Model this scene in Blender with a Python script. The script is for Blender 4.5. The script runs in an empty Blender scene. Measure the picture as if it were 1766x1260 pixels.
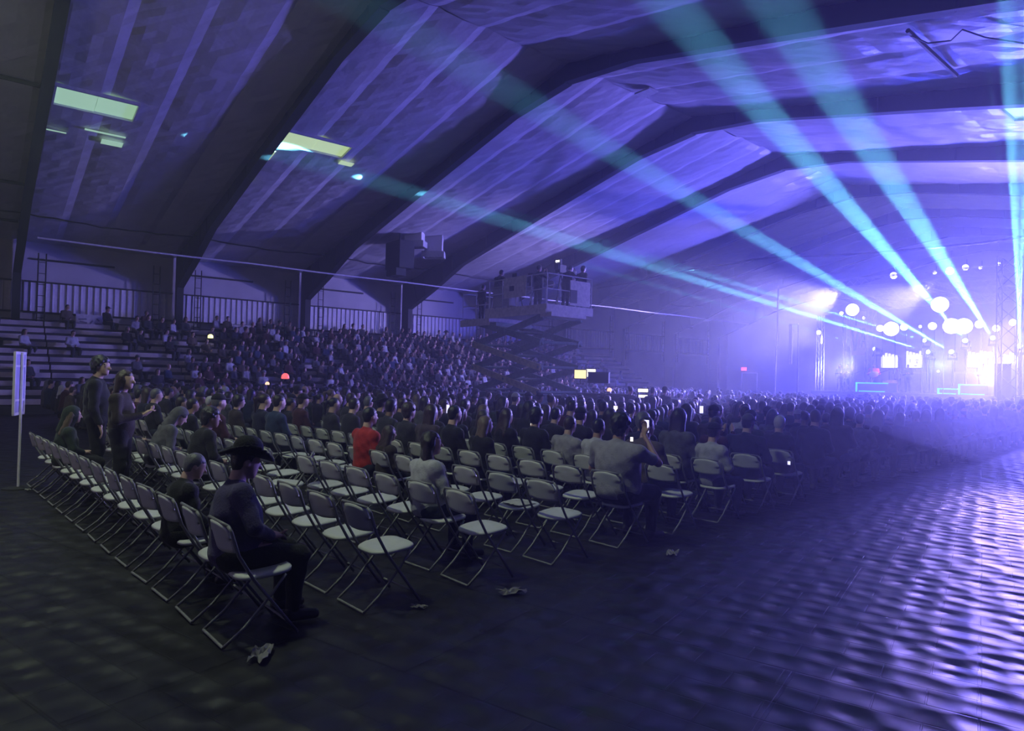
import bpy, bmesh, math, random
import numpy as np
from mathutils import Vector, Matrix

# ------------------------------------------------------------------ camera
FPX, TH, AL, RO, EYE = 1157.4, math.radians(51.0547), math.radians(0.99288), math.radians(1.291), 1.8
W, H = 1766.0, 1260.0
C = bpy.context.scene.collection
sc = bpy.context.scene
_f = Vector((-math.sin(TH)*math.cos(AL), math.cos(TH)*math.cos(AL), math.sin(AL)))
_r0 = Vector((math.cos(TH), math.sin(TH), 0)); _u0 = _r0.cross(_f)
_r = _r0*math.cos(RO)+_u0*math.sin(RO); _u = -_r0*math.sin(RO)+_u0*math.cos(RO)
cd = bpy.data.cameras.new('camera'); cam = bpy.data.objects.new('camera', cd); C.objects.link(cam)
cam.matrix_world = Matrix(((_r.x,_u.x,-_f.x,0),(_r.y,_u.y,-_f.y,0),(_r.z,_u.z,-_f.z,EYE),(0,0,0,1)))
cd.sensor_width = 36; cd.lens = FPX/W*36; cd.clip_end = 300; cd.clip_start = 0.05
sc.camera = cam
def ray(x, y): return _f + _r*((x-883)/FPX) - _u*((y-630)/FPX)
def onY(x, y, Y): d = ray(x,y); return Vector((0,0,EYE)) + d*(Y/d.y)
def onX(x, y, X): d = ray(x,y); return Vector((0,0,EYE)) + d*(X/d.x)
def atdep(x, y, D): return Vector((0,0,EYE)) + ray(x,y)*D
def proj(p):
    q = p - Vector((0,0,EYE)); d = q.dot(_f); return 883+FPX*q.dot(_r)/d, 630-FPX*q.dot(_u)/d, d

# ------------------------------------------------------------------ world, exposure
w = bpy.data.worlds.new('world'); sc.world = w; w.use_nodes = True
w.node_tree.nodes['Background'].inputs[0].default_value = (0.02,0.022,0.03,1)
w.node_tree.nodes['Background'].inputs[1].default_value = 0.2
sc.view_settings.view_transform = 'Standard'; sc.view_settings.look = 'None'
sc.view_settings.exposure = 0.0; sc.view_settings.gamma = 1.0
sc.cycles.max_bounces = 5; sc.cycles.diffuse_bounces = 2; sc.cycles.glossy_bounces = 2
sc.cycles.transmission_bounces = 2; sc.cycles.volume_bounces = 0; sc.cycles.transparent_max_bounces = 6
sc.cycles.use_light_tree = False; sc.cycles.use_denoising = True; sc.cycles.caustics_reflective = False; sc.cycles.caustics_refractive = False
sc.cycles.sample_clamp_indirect = 3.0; sc.cycles.sample_clamp_direct = 0.0

def add_light(name, typ, loc, power, color, target=None, size=None, angle=None, blend=0.3):
    l = bpy.data.lights.new(name, typ); l.energy = power; l.color = color
    if typ == 'SPOT': l.spot_size = math.radians(angle); l.spot_blend = blend; l.shadow_soft_size = size or 0.1
    elif typ == 'POINT': l.shadow_soft_size = size or 0.2
    elif typ == 'AREA': l.shape = 'RECTANGLE'; l.size, l.size_y = size
    o = bpy.data.objects.new(name, l); C.objects.link(o); o.location = loc
    if target is not None: o.rotation_euler = (Vector(target)-Vector(loc)).to_track_quat('-Z','Y').to_euler()
    return o

# stage wash: blue and violet stage lamps washing the hall, plus one added performer spot
BLUE = (0.045,0.06,1.0); VIO = (0.27,0.22,1.0); LAV = (0.45,0.39,1.0); CYAN = (0.22,0.62,1.0)
WASH = 1.0
for (x,y,z,p,c,t,a) in [
    (-19,42,3.0,11000,BLUE,(-30,10,7),120),(-14,42,3.0,13000,BLUE,(-15,5,7),120),(-8,42,3.0,9000,BLUE,(-2,5,6),120),
    (-19.5,43,2.6,40000,VIO,(-27,12,11),100),(-12,43,2.6,29000,VIO,(-12,10,12),100),
    (-8,43,2.8,27000,VIO,(-4.5,15,11),80),
    (-19.8,40.6,4.5,28000,LAV,(-41,9,5.5),52),
    (-10.5,41.2,5.4,10000,(0.45,0.32,1.0),(-1.5,4.2,0.0),6.5),
    (-16.6,40.4,6.0,2500,(1.0,0.45,0.20),(-16.9,42.4,2.6),22),  # added warm spot that brightens the orange-shirted performer
    (-19.0,40.5,7.2,30000,LAV,(-16.5,13,1.0),30),(-14,40.5,7.2,32000,LAV,(-10.2,12,1.0),14),
    (-12.0,44.0,2.6,800,LAV,(-12,43.0,8),140),
    (-16.0,46.5,7.2,9000,BLUE,(-14,60,4),130)]:
    add_light('stage_wash_and_fill','SPOT',(x,y,z),p*WASH,c,t,0.25,a,0.6)

# moving-head beams: (source px, source Y, target px on the roof, power, full angle)
RIDGE_X, RIDGE_Z, SLOPE = -17.1, 12.96, 0.20
def roofz(x): return RIDGE_Z - SLOPE*abs(x-RIDGE_X)
def onroof(x, y):
    d = ray(x,y)
    s = SLOPE; a = RIDGE_Z - s*RIDGE_X*-1*-1 if False else RIDGE_Z - s*RIDGE_X
    t = (a-EYE)/(d.z - s*d.x); P = Vector((0,0,EYE))+d*t
    if P.x < RIDGE_X and t > 0: return P
    a = RIDGE_Z + s*RIDGE_X
    t = (a-EYE)/(d.z + s*d.x); return Vector((0,0,EYE))+d*t
BEAM_W = 2300000.0
# (source px, source Y, aim px, aim ('Y', depth along the hall) or ('D', distance), full angle, strength)
BEAMS = [((1666,589),43.0,(1150,0),('R',.90),2.3,1.0),((1643,608),44.0,(590,-12),('R',.80),1.8,1.1),((1605,608),45.0,(462,256),('Y',8.98),1.5,4.0),
         ((1599,588),46.0,(728,326),('Y',16.15),1.4,4.0),((1513,603),45.0,(978,448),('Y',30.6),1.3,2.2),((1713,584),46.0,(1340,0),('R',.86),2.3,0.7),
         ((1759,598),43.0,(1748,0),('R',.84),2.2,0.7)]
beam_geo = []
for (sx,sy),Y,(tx,ty),(md,dv),ang,k in BEAMS:
    s = onY(sx,sy,Y); t = onY(tx,ty,dv) if md == 'Y' else Vector((0,0,EYE))+(onroof(tx,ty)-Vector((0,0,EYE)))*dv
    beam_geo.append((s,t,ang))
    d = (t-s).normalized()
    add_light('beam_lamp','SPOT',s+d*0.32,BEAM_W*k,(0.16,0.66,1.0),t,0.02,ang,0.6)
# added unseen overhead fill lamps that brighten the near chairs
for (x,y,p) in [(-7.0,0.2,1150),(-14.5,-1.0,750),(-1.0,-3.0,150)]:
    add_light('overhead_fill_light','SPOT',(x,y,9.6),p,(0.84,1.0,0.70),(x-0.6,y+1.2,0),0.3,112,0.8)
add_light('rear_fill_light','AREA',(-12,-13.5,3.0),200,(1.0,0.85,0.6),(-25,2,6),(3,3))  # added unseen warm fill from behind, for the left roof and the backs

# ------------------------------------------------------------------ haze
HAZE = 0.0075
# ------------------------------------------------------------------ materials
MATS = {}
def mat(name, col, rough=0.6, metal=0.0, emit=None, es=0.0, var=0.12, scale=8.0, bump=0.0, bscale=30.0, spec=None, sheen=0.0):
    if name in MATS: return MATS[name]
    m = bpy.data.materials.new(name); m.use_nodes = True; nt = m.node_tree; b = nt.nodes['Principled BSDF']
    b.inputs['Roughness'].default_value = rough; b.inputs['Metallic'].default_value = metal
    if spec is not None: b.inputs['Specular IOR Level'].default_value = spec
    n = nt.nodes.new('ShaderNodeTexNoise'); n.inputs['Scale'].default_value = scale; n.inputs['Detail'].default_value = 3
    tc = nt.nodes.new('ShaderNodeTexCoord'); nt.links.new(tc.outputs['Object'], n.inputs['Vector'])
    r = nt.nodes.new('ShaderNodeValToRGB')
    r.color_ramp.elements[0].position = 0.3; r.color_ramp.elements[1].position = 0.7
    r.color_ramp.elements[0].color = (*[max(0,c*(1-var)) for c in col],1); r.color_ramp.elements[1].color = (*[min(1,c*(1+var)) for c in col],1)
    nt.links.new(n.outputs['Fac'], r.inputs['Fac']); nt.links.new(r.outputs['Color'], b.inputs['Base Color'])
    if sheen: b.inputs['Sheen Weight'].default_value = sheen; b.inputs['Sheen Roughness'].default_value = 0.35
    if emit: b.inputs['Emission Color'].default_value = (*emit,1); b.inputs['Emission Strength'].default_value = es; m.cycles.emission_sampling = 'NONE'
    else: m.cycles.emission_sampling = 'NONE'
    if bump:
        n2 = nt.nodes.new('ShaderNodeTexNoise'); n2.inputs['Scale'].default_value = bscale
        nt.links.new(tc.outputs['Object'], n2.inputs['Vector'])
        bp = nt.nodes.new('ShaderNodeBump'); bp.inputs['Strength'].default_value = bump; bp.inputs['Distance'].default_value = 0.02
        nt.links.new(n2.outputs['Fac'], bp.inputs['Height']); nt.links.new(bp.outputs['Normal'], b.inputs['Normal'])
    MATS[name] = m; return m

# ------------------------------------------------------------------ mesh helpers
class MB:
    def __init__(s): s.v = []; s.f = []; s.mi = []; s.cur = 0
    def add(s, vs, fs):
        n = len(s.v); s.v += [tuple(v) for v in vs]; s.f += [tuple(i+n for i in f) for f in fs]; s.mi += [s.cur]*len(fs)
    def box(s, c, d, M=None):
        x,y,z = [k/2 for k in d]; c = Vector(c)
        vs = [Vector((i*x,j*y,k*z)) for i in (-1,1) for j in (-1,1) for k in (-1,1)]
        if M is not None: vs = [M@v for v in vs]
        s.add([v+c for v in vs], [(0,1,3,2),(4,6,7,5),(0,4,5,1),(2,3,7,6),(0,2,6,4),(1,5,7,3)])
    def tube(s, pts, r, n=8, cap=True, r1=None):
        pts = [Vector(p) for p in pts]; L = len(pts); rings = []
        up = None
        for i,p in enumerate(pts):
            t = (pts[min(i+1,L-1)]-pts[max(i-1,0)]).normalized()
            if up is None: up = Vector((0,0,1)) if abs(t.z) < 0.9 else Vector((1,0,0))
            a = t.cross(up).normalized(); b = a.cross(t).normalized(); up = b
            rr = r if r1 is None else r+(r1-r)*i/(L-1)
            rings.append([p+(a*math.cos(2*math.pi*k/n)+b*math.sin(2*math.pi*k/n))*rr for k in range(n)])
        fs = [(i*n+k,i*n+(k+1)%n,(i+1)*n+(k+1)%n,(i+1)*n+k) for i in range(L-1) for k in range(n)]
        if cap: fs += [tuple(range(n-1,-1,-1)), tuple((L-1)*n+k for k in range(n))]
        s.add([v for g in rings for v in g], fs)
    def lathe(s, prof, n=16, c=(0,0,0), M=None):
        vs = []; c = Vector(c)
        for r,z in prof:
            for k in range(n):
                v = Vector((r*math.cos(2*math.pi*k/n), r*math.sin(2*math.pi*k/n), z)); vs.append((M@v if M is not None else v)+c)
        L = len(prof); fs = [(i*n+k,i*n+(k+1)%n,(i+1)*n+(k+1)%n,(i+1)*n+k) for i in range(L-1) for k in range(n)]
        fs += [tuple(range(n-1,-1,-1)), tuple((L-1)*n+k for k in range(n))]
        s.add(vs, fs)
    def prism(s, poly, ax, t0, t1):   # polygon in the plane normal to axis ax
        def mk(p,t):
            return {'x':(t,p[0],p[1]),'y':(p[0],t,p[1]),'z':(p[0],p[1],t)}[ax]
        n = len(poly); s.add([mk(p,t0) for p in poly]+[mk(p,t1) for p in poly],
            [tuple(range(n-1,-1,-1)), tuple(range(n,2*n))]+[(i,(i+1)%n,n+(i+1)%n,n+i) for i in range(n)])
    def mesh(s, name, smooth=False):
        me = bpy.data.meshes.new(name); me.from_pydata(s.v, [], s.f); me.update()
        bm = bmesh.new(); bm.from_mesh(me); bmesh.ops.recalc_face_normals(bm, faces=bm.faces); bm.to_mesh(me); bm.free()
        if any(s.mi): me.polygons.foreach_set('material_index', s.mi)
        if smooth: me.polygons.foreach_set('use_smooth', [True]*len(me.polygons))
        return me
    def build(s, name, m, parent=None, smooth=False, loc=None):
        return link(name, s.mesh(name, smooth), m, parent, loc)
def link(name, me, m, parent=None, loc=None):
    ms = m if isinstance(m,(list,tuple)) else [m]
    if not me.materials:
        for k in ms: me.materials.append(k)
    o = bpy.data.objects.new(name, me); C.objects.link(o)
    if parent: o.parent = parent
    if loc: o.location = loc
    return o
def tag(o, label, cat, group=None, kind=None):
    o['label'] = label; o['category'] = cat
    if group: o['group'] = group
    if kind: o['kind'] = kind
    return o
def thing(name, label, cat, loc=(0,0,0), rz=0, group=None):
    o = bpy.data.objects.new(name, None); C.objects.link(o); o.location = loc; o.rotation_euler = (0,0,rz)
    o.empty_display_size = 0.2
    return tag(o, label, cat, group)
def struct(name, mb, m, smooth=False):
    o = mb.build(name, m, None, smooth); o['kind'] = 'structure'; return o
def copy_tree(root, loc, rz, scale=None):
    r = root.copy(); C.objects.link(r); r.location = loc; r.rotation_euler = (0,0,rz)
    if scale: r.scale = scale
    for ch in root.children:
        c = ch.copy(); C.objects.link(c); c.parent = r
        for g in ch.children:
            d = g.copy(); C.objects.link(d); d.parent = c
    return r

# ------------------------------------------------------------------ the hall shell
YB, YE, XL, XR = -15.0, 62.8, -41.2, 7.0
FY = [1.65+7.212*n for n in range(-2,9)]
m_white = mat('insulated_white_sheet', (0.60,0.58,0.60), 0.30, var=0.08, scale=0.6, bump=1.0, bscale=2.2)
m_wall = mat('painted_wall_sheet', (0.55,0.53,0.56), 0.7, scale=0.8)
m_siding = mat('translucent_siding', (0.80,0.77,0.82), 0.5, var=0.08)
m_steel = mat('dark_grey_frame_steel', (0.014,0.014,0.017), 0.65, var=0.2)
m_black = mat('flat_black', (0.012,0.012,0.014), 0.7)

# floor: interlocking panels over the dark floor
def floor_mat():
    m = bpy.data.materials.new('dark_interlocking_floor_panels'); m.use_nodes = True; nt = m.node_tree; N = nt.nodes; Lk = nt.links
    b = N['Principled BSDF']; tc = N.new('ShaderNodeTexCoord')
    mp = N.new('ShaderNodeMapping'); mp.inputs['Rotation'].default_value = (0,0,math.radians(-16)); Lk.new(tc.outputs['Object'], mp.inputs['Vector'])
    br = N.new('ShaderNodeTexBrick'); br.inputs['Scale'].default_value = 1.0; br.inputs['Brick Width'].default_value = 0.50
    br.inputs['Row Height'].default_value = 0.25; br.inputs['Mortar Size'].default_value = 0.006; br.inputs['Mortar Smooth'].default_value = 0.3
    Lk.new(mp.outputs['Vector'], br.inputs['Vector'])
    big = N.new('ShaderNodeTexBrick'); big.inputs['Scale'].default_value = 1.0; big.inputs['Brick Width'].default_value = 1.9
    big.inputs['Row Height'].default_value = 1.5; big.inputs['Mortar Size'].default_value = 0.012; Lk.new(mp.outputs['Vector'], big.inputs['Vector'])
    no = N.new('ShaderNodeTexNoise'); no.inputs['Scale'].default_value = 3.2; no.inputs['Detail'].default_value = 5; Lk.new(mp.outputs['Vector'], no.inputs['Vector'])
    st = N.new('ShaderNodeMapping'); st.inputs['Scale'].default_value = (1.0,1.0,1); Lk.new(mp.outputs['Vector'], st.inputs['Vector'])
    vo = N.new('ShaderNodeTexVoronoi'); vo.inputs['Scale'].default_value = 4.4; vo.feature = 'SMOOTH_F1'; vo.inputs['Smoothness'].default_value = 0.6; vo.inputs['Randomness'].default_value = 0.55; Lk.new(st.outputs['Vector'], vo.inputs['Vector'])
    r = N.new('ShaderNodeValToRGB'); r.color_ramp.elements[0].position = .3; r.color_ramp.elements[1].position = .75
    r.color_ramp.elements[0].color = (.007,.007,.008,1); r.color_ramp.elements[1].color = (.018,.018,.018,1)
    Lk.new(no.outputs['Fac'], r.inputs['Fac'])
    mx = N.new('ShaderNodeMix'); mx.data_type = 'RGBA'; Lk.new(big.outputs['Fac'], mx.inputs[0]); Lk.new(r.outputs['Color'], mx.inputs[6]); mx.inputs[7].default_value = (.004,.004,.004,1)
    Lk.new(mx.outputs[2], b.inputs['Base Color'])
    rr = N.new('ShaderNodeMapRange'); rr.inputs['To Min'].default_value = .28; rr.inputs['To Max'].default_value = .58; Lk.new(no.outputs['Fac'], rr.inputs['Value']); Lk.new(rr.outputs[0], b.inputs['Roughness'])
    a1 = N.new('ShaderNodeMath'); a1.operation = 'MULTIPLY_ADD'; Lk.new(br.outputs['Fac'], a1.inputs[0]); a1.inputs[1].default_value = -0.25; Lk.new(vo.outputs['Distance'], a1.inputs[2])
    a2 = N.new('ShaderNodeMath'); a2.operation = 'MULTIPLY_ADD'; Lk.new(big.outputs['Fac'], a2.inputs[0]); a2.inputs[1].default_value = -0.8; Lk.new(a1.outputs[0], a2.inputs[2])
    bp = N.new('ShaderNodeBump'); bp.inputs['Strength'].default_value = 1.0; bp.inputs['Distance'].default_value = 0.045
    Lk.new(a2.outputs[0], bp.inputs['Height']); Lk.new(bp.outputs['Normal'], b.inputs['Normal'])
    return m
g = MB(); g.box(((XL+XR)/2,(YB+YE)/2,-0.1),(XR-XL+0.6,YE-YB+0.6,0.2)); struct('floor', g, floor_mat())
# walls
g = MB(); g.box((XL-0.15,(YB+YE)/2,4.05),(0.3,YE-YB,8.1)); struct('wall_left', g, m_wall)
g = MB(); g.box((XR+0.15,(YB+YE)/2,4.05),(0.3,YE-YB,8.1)); struct('wall_right', g, m_wall)
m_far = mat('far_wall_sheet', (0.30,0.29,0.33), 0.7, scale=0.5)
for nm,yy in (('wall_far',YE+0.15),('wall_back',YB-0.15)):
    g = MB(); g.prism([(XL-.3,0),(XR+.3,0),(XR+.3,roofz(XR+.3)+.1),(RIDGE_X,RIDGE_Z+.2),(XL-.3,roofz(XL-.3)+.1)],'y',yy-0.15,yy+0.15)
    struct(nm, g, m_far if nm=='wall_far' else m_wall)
# ceiling: white insulation blankets draped in strips between the frames
def ceil_side(x0, x1, nx):
    g = MB(); ys = []
    for i in range(len(FY)-1):
        for k in range(4):
            for q in range(6): ys.append((FY[i]+(k+q/6)*7.212/4, q/6))
    ys.append((FY[-1],0)); V = []; rnd = np.random.RandomState(3)
    jit = rnd.rand(nx+1, len(ys))*0.035
    for i in range(nx+1):
        x = x0+(x1-x0)*i/nx
        for j,(y,q) in enumerate(ys):
            sag = 0.05*(abs(math.sin(math.pi*q))**0.6) + 0.05*q
            pur = 0.03*abs(math.sin(math.pi*(x-x0)/1.52))
            V.append((x,y,roofz(x)-0.05-sag-pur-jit[i,j]))
    n = len(ys); F_ = [(i*n+j,i*n+j+1,(i+1)*n+j+1,(i+1)*n+j) for i in range(nx) for j in range(n-1)]
    g.add(V,F_); return g
g = ceil_side(XL-0.1, RIDGE_X, 64); h = ceil_side(RIDGE_X, XR+0.1, 64); g.add(h.v,h.f)
g.box(((XL+XR)/2,YB/2+FY[0]/2-0.2,RIDGE_Z+.35),(1,1,.05))
# roof deck over the blankets
for a,b_ in ((XL-.5,RIDGE_X),(RIDGE_X,XR+.5)):
    z0,z1 = roofz(a)+.1,roofz(b_)+.1
    g.add([(a,YB-.3,z0),(b_,YB-.3,z1),(b_,YE+.3,z1),(a,YE+.3,z0)],[(0,1,2,3)])
struct('ceiling', g, m_white, smooth=False)
# tapered steel frames
PROF = [(0,12.16),(3,11.84),(9.6,10.32),(16.8,8.6),(20.0,7.32),(22.9,6.30),(22.9,4.6),(22.9,0.0)]
for n,y in enumerate(FY):
    g = MB()
    for sgn in (-1,1):
        P = [(RIDGE_X+sgn*d, z) for d,z in PROF]
        O = []
        for (x,z),(d,_) in zip(P,PROF):
            if d < 22.8: O.append((x, roofz(x)-0.02))
        O += [(RIDGE_X+sgn*24.0, roofz(RIDGE_X+24.0)-0.05),(RIDGE_X+sgn*24.0,4.6),(RIDGE_X+sgn*24.0,0)]
        for i in range(len(P)-1):
            q = [P[i],P[i+1],O[i+1],O[i]]
            g.prism(q,'y',y-0.02,y+0.02)
            # inner flange
            a,b_ = P[i],P[i+1]; dx,dz = b_[0]-a[0],b_[1]-a[1]; L = math.hypot(dx,dz); nx_,nz_ = -dz/L*.035,dx/L*.035
            g.prism([a,b_,(b_[0]+nx_,b_[1]+nz_),(a[0]+nx_,a[1]+nz_)],'y',y-0.17,y+0.17)
            for t in (0.33,0.66):      # web stiffeners
                if L > 3: 
                    s0 = (a[0]+dx*t,a[1]+dz*t); s1 = (O[i][0]+(O[i+1][0]-O[i][0])*t, O[i][1]+(O[i+1][1]-O[i][1])*t)
                    g.tube([(s0[0],y,s0[1]),(s1[0],y,s1[1])],0.05,4)
    struct('trim_%d'%(n+1), g, m_steel)
# corrugated light siding band, one per bay, with a dark girt above and a rail below
for n in range(len(FY)-1):
    y0,y1 = FY[n]+.35,FY[n+1]-.15
    g = MB(); N_ = int((y1-y0)/0.30); pts = []
    for k in range(N_):
        yy = y0+(y1-y0)*k/N_; s = (y1-y0)/N_
        pts += [(yy,0),(yy+s*.78,0),(yy+s*.84,.06),(yy+s*.94,.06)]
    pts.append((y1,0)); V = [(XL+.06+d,yy,z) for z in (4.55,6.0) for yy,d in pts]; m_ = len(pts)
    g.add(V,[(i,i+1,m_+i+1,m_+i) for i in range(m_-1)])
    struct('window_%d'%(n+1), g, m_siding)
    g = MB(); g.box((XL+.12,(y0+y1)/2,6.03),(.16,y1-y0,.07)); g.box((XL+.12,(y0+y1)/2,4.50),(.16,y1-y0,.09))
    g.box((XL+.15,(y0+y1)/2-1.2,7.15),(.12,3.4,.09))
    struct('trim_%d'%(n+21), g, m_steel)
    g = MB()     # wall posts with ladder lacing standing in front of the siding
    for yy in (y0+.5,y1-1.1):
        for q in (0,.32): g.tube([(XL+.75,yy+q,3.6),(XL+.75,yy+q,7.4)],.03,6)
        for z in np.arange(4.2,7.3,.55): g.tube([(XL+.75,yy,z),(XL+.75,yy+.32,z)],.018,5)
    struct('trim_%d'%(n+41), g, m_steel)
# haze filling the hall
g = MB(); g.prism([(XL+.01,0.004),(XR-.01,0.004),(XR-.01,roofz(XR)-.02),(RIDGE_X,RIDGE_Z-.02),(XL+.01,roofz(XL)-.02)],'y',YB+.02,YE-.02)
mh = bpy.data.materials.new('theatrical_haze'); mh.use_nodes = True; nt = mh.node_tree; nt.nodes.clear()
out = nt.nodes.new('ShaderNodeOutputMaterial'); vs_ = nt.nodes.new('ShaderNodeVolumeScatter')
vs_.inputs['Density'].default_value = HAZE; vs_.inputs['Anisotropy'].default_value = 0.68; vs_.inputs['Color'].default_value = (.92,.95,1,1)
nt.links.new(vs_.outputs[0], out.inputs['Volume'])
hz = g.build('haze', mh); tag(hz, 'thin stage haze hanging through the whole hall', 'haze', kind='stuff')


# ------------------------------------------------------------------ roof fittings
m_panel = mat('lit_roof_panel', (.5,.7,.5), .5, emit=(0.50,0.86,0.56), es=0.62, var=.05)
m_panel_warm = mat('lit_roof_panel_warm', (.6,.7,.4), .5, emit=(0.66,0.88,0.42), es=0.72, var=.05)
m_alu = mat('pale_painted_metal', (.55,.55,.56), .45)
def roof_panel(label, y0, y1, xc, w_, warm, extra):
    z = roofz(xc); t = thing('glow_panel', label, 'glow_panel', (xc,(y0+y1)/2,z-.22))  # emissive panes in a frame, set just under the roof lining
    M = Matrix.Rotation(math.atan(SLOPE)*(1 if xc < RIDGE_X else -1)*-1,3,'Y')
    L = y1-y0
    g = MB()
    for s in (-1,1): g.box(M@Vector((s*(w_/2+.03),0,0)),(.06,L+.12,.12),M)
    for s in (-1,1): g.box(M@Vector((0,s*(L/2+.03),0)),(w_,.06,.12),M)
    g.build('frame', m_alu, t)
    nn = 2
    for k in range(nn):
        g = MB(); g.box(M@Vector((0,-L/2+L*(k+.5)/nn,.02+.02*k)),(w_,L/nn-.02,.02),M); g.build('pane', m_panel_warm if warm else m_panel, t)
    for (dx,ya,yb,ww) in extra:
        g = MB(); g.box(M@Vector((dx,(ya+yb)/2-(y0+y1)/2,-.02)),(ww,yb-ya,.02),M); g.build('pane', m_panel_warm if warm else m_panel, t)
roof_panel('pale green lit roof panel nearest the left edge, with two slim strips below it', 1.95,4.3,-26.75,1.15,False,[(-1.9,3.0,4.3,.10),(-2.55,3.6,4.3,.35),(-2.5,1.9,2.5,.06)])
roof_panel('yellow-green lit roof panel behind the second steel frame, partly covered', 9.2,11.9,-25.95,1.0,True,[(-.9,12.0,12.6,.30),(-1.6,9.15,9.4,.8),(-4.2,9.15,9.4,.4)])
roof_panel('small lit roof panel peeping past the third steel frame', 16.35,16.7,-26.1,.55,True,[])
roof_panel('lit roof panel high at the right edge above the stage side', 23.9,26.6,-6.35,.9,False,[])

m_lamp = mat('warm_lamp_lens', (.8,.8,.7), .4, emit=(1,.95,.8), es=2.0)
# hanging unit heaters between the third and fourth frames
m_heat = mat('white_sheet_metal', (.74,.72,.76), .45, var=.05)
def heater(label, p, yaw, grille):
    t = thing('duct_outlet', label, 'air duct', p, yaw)
    g = MB(); g.prism([(-.5,.0),(.5,.0),(.5,1.15),(.1,2.4),(-.5,2.4)],'y',-.28,.28); g.build('duct', m_heat, t)
    g = MB()
    for s in (-1,1): g.box((s*.6,0,-.12),(.07,.75,.34)); g.box((0,s*.36,-.12),(1.2,.05,.34))
    g.build('collar', m_alu, t)
    if grille:
        g = MB()
        for k in range(7): g.box((-.5+k*.166,0,-.12),(.02,.66,.2))
        g.build('grille', m_black, t)
    for s in (-.4,.3):
        g = MB(); g.tube([(s,0,1.8),(s,0,3.0)],.02,6); g.build('hanger', m_steel, t)
pa = onY(748,436,20.5); heater('white hanging duct outlet with dark grille, right one of the pair', pa, math.radians(50), True)
pb = onY(715,418,19.3); heater('white hanging duct outlet without a grille, left one of the pair', pb, math.radians(40), False)
g = MB(); g.box((0,0,0),(1.6,.9,1.5)); g.box((0,-.2,-.95),(1.1,.6,.4)); g.box((0,0,1.3),(.08,.08,1.3))
hb = g.build('heater_box', m_steel, None, loc=onY(690,418,18.4)+Vector((0,0,-.75))); tag(hb,'dark unit heater box hung beside the white duct outlets','heater')

# long pale cable and dark cables
m_pale = mat('pale_cable', (.78,.74,.80), .5); m_dk = mat('dark_cable', (.01,.01,.012), .6)
g = MB(); g.tube([(-28.3,y,6.24-.03*math.sin(math.pi*((y-2)%7.2)/7.2)) for y in np.arange(1.7,46,.9)],.034,6)
tag(g.build('cable', m_pale), 'long pale cable strung straight along the left side of the hall', 'cable')
g = MB()
for k in range(len(FY)-3):
    y0 = FY[k+1]
    g.tube([(-36.9+.12*math.sin(y*2.3),y,8.62-.16*math.sin(math.pi*q)+.02*math.sin(y*5)) for q in np.linspace(0,1,13) for y in [y0+q*7.212]],.035,5)  # dark strand drawn where the roof shows a wavy dark gap
tag(g.build('cable', m_dk), 'dark sagging strand drawn for the wavy gap along the left eave', 'cable')
pts = [onY(x,y,30.0) for x,y in [(1030,497),(1085,488),(1140,475),(1185,466),(1215,460),(1262,455),(1300,447),(1350,443),(1420,441),(1490,437),(1530,434),(1600,427),(1690,419),(1766,408),(1830,398)]]
g = MB(); g.tube(pts,.045,6); tag(g.build('cable', m_dk), 'dark rope-like cable swagged across the hall before the stage', 'cable')
pts = [onroof(x,y)+Vector((0,0,-.35)) for x,y in [(1572,38),(1600,51),(1640,46),(1660,26),(1700,40),(1766,50)]]
g = MB(); g.tube(pts,.02,6); tag(g.build('cable', m_dk), 'thin dark cable looping over the shiny roof lining at top right', 'cable')
g = MB(); g.tube([onroof(1566,32)+Vector((0,0,-.3)),onroof(1650,112)+Vector((0,0,-.3))],.06,6); tag(g.build('pipe', m_steel),'short dark pipe crossing the shiny roof lining at top right','pipe')
# far small lamp plates on the roof
for (x,y,lb) in [(1115,146,'small square lamp plate on the roof between the beams'),(1090,47,None)]:
    if lb:
        p = onroof(x,y)+Vector((0,0,-.3)); g = MB(); g.box(p,(.7,.5,.06)); tag(g.build('lamp_plate', m_alu), lb, 'ceiling light')
# wind braces at the left edge
# ------------------------------------------------------------------ bleachers
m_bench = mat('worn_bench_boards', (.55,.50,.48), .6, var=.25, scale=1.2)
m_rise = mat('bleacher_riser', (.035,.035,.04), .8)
BX0, BR, BZ, NB = -30.8, .65, .33, 11
def bleacher_section(y0, y1, label):
    t = thing('bleacher', label, 'bleacher', ((BX0-3.5),(y0+y1)/2,0), group='bleacher sections along the left wall')
    ox,oy = BX0-3.5,(y0+y1)/2; L = y1-y0-.06
    g = MB()
    for i in range(NB): g.box((BX0-BR*i-BR*.5-ox,0,(i+1)*BZ/2),(BR,L,(i+1)*BZ))
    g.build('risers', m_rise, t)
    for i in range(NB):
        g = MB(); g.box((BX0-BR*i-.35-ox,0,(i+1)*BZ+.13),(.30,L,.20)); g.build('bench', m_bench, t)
edges = [-6.0,-1.8,2.6,7.6,12.2,16.6,21.2,26.0,30.6,35.6,40.5]
nmz = ['behind the left edge of the view','below the leftmost siding band','under the white banner','below the second siding band','in front of the second steel column','below the third siding band','below the fourth siding band','seen through the scissor lift','behind the raised platform deck','at the far end, empty']
for i in range(len(edges)-1): bleacher_section(edges[i],edges[i+1]-.0,'wooden tiered bleacher section '+nmz[i])
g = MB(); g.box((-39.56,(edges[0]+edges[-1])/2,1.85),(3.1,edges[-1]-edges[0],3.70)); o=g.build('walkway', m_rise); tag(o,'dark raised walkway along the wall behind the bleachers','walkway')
g = MB()
y = edges[0]
while y < edges[-1]: g.tube([(-40.6,y,3.7),(-40.6,y,4.5)],.03,6); y += 1.9
for z in (4.1,4.5): g.tube([(-40.6,edges[0],z),(-40.6,edges[-1],z)],.025,6)
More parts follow.
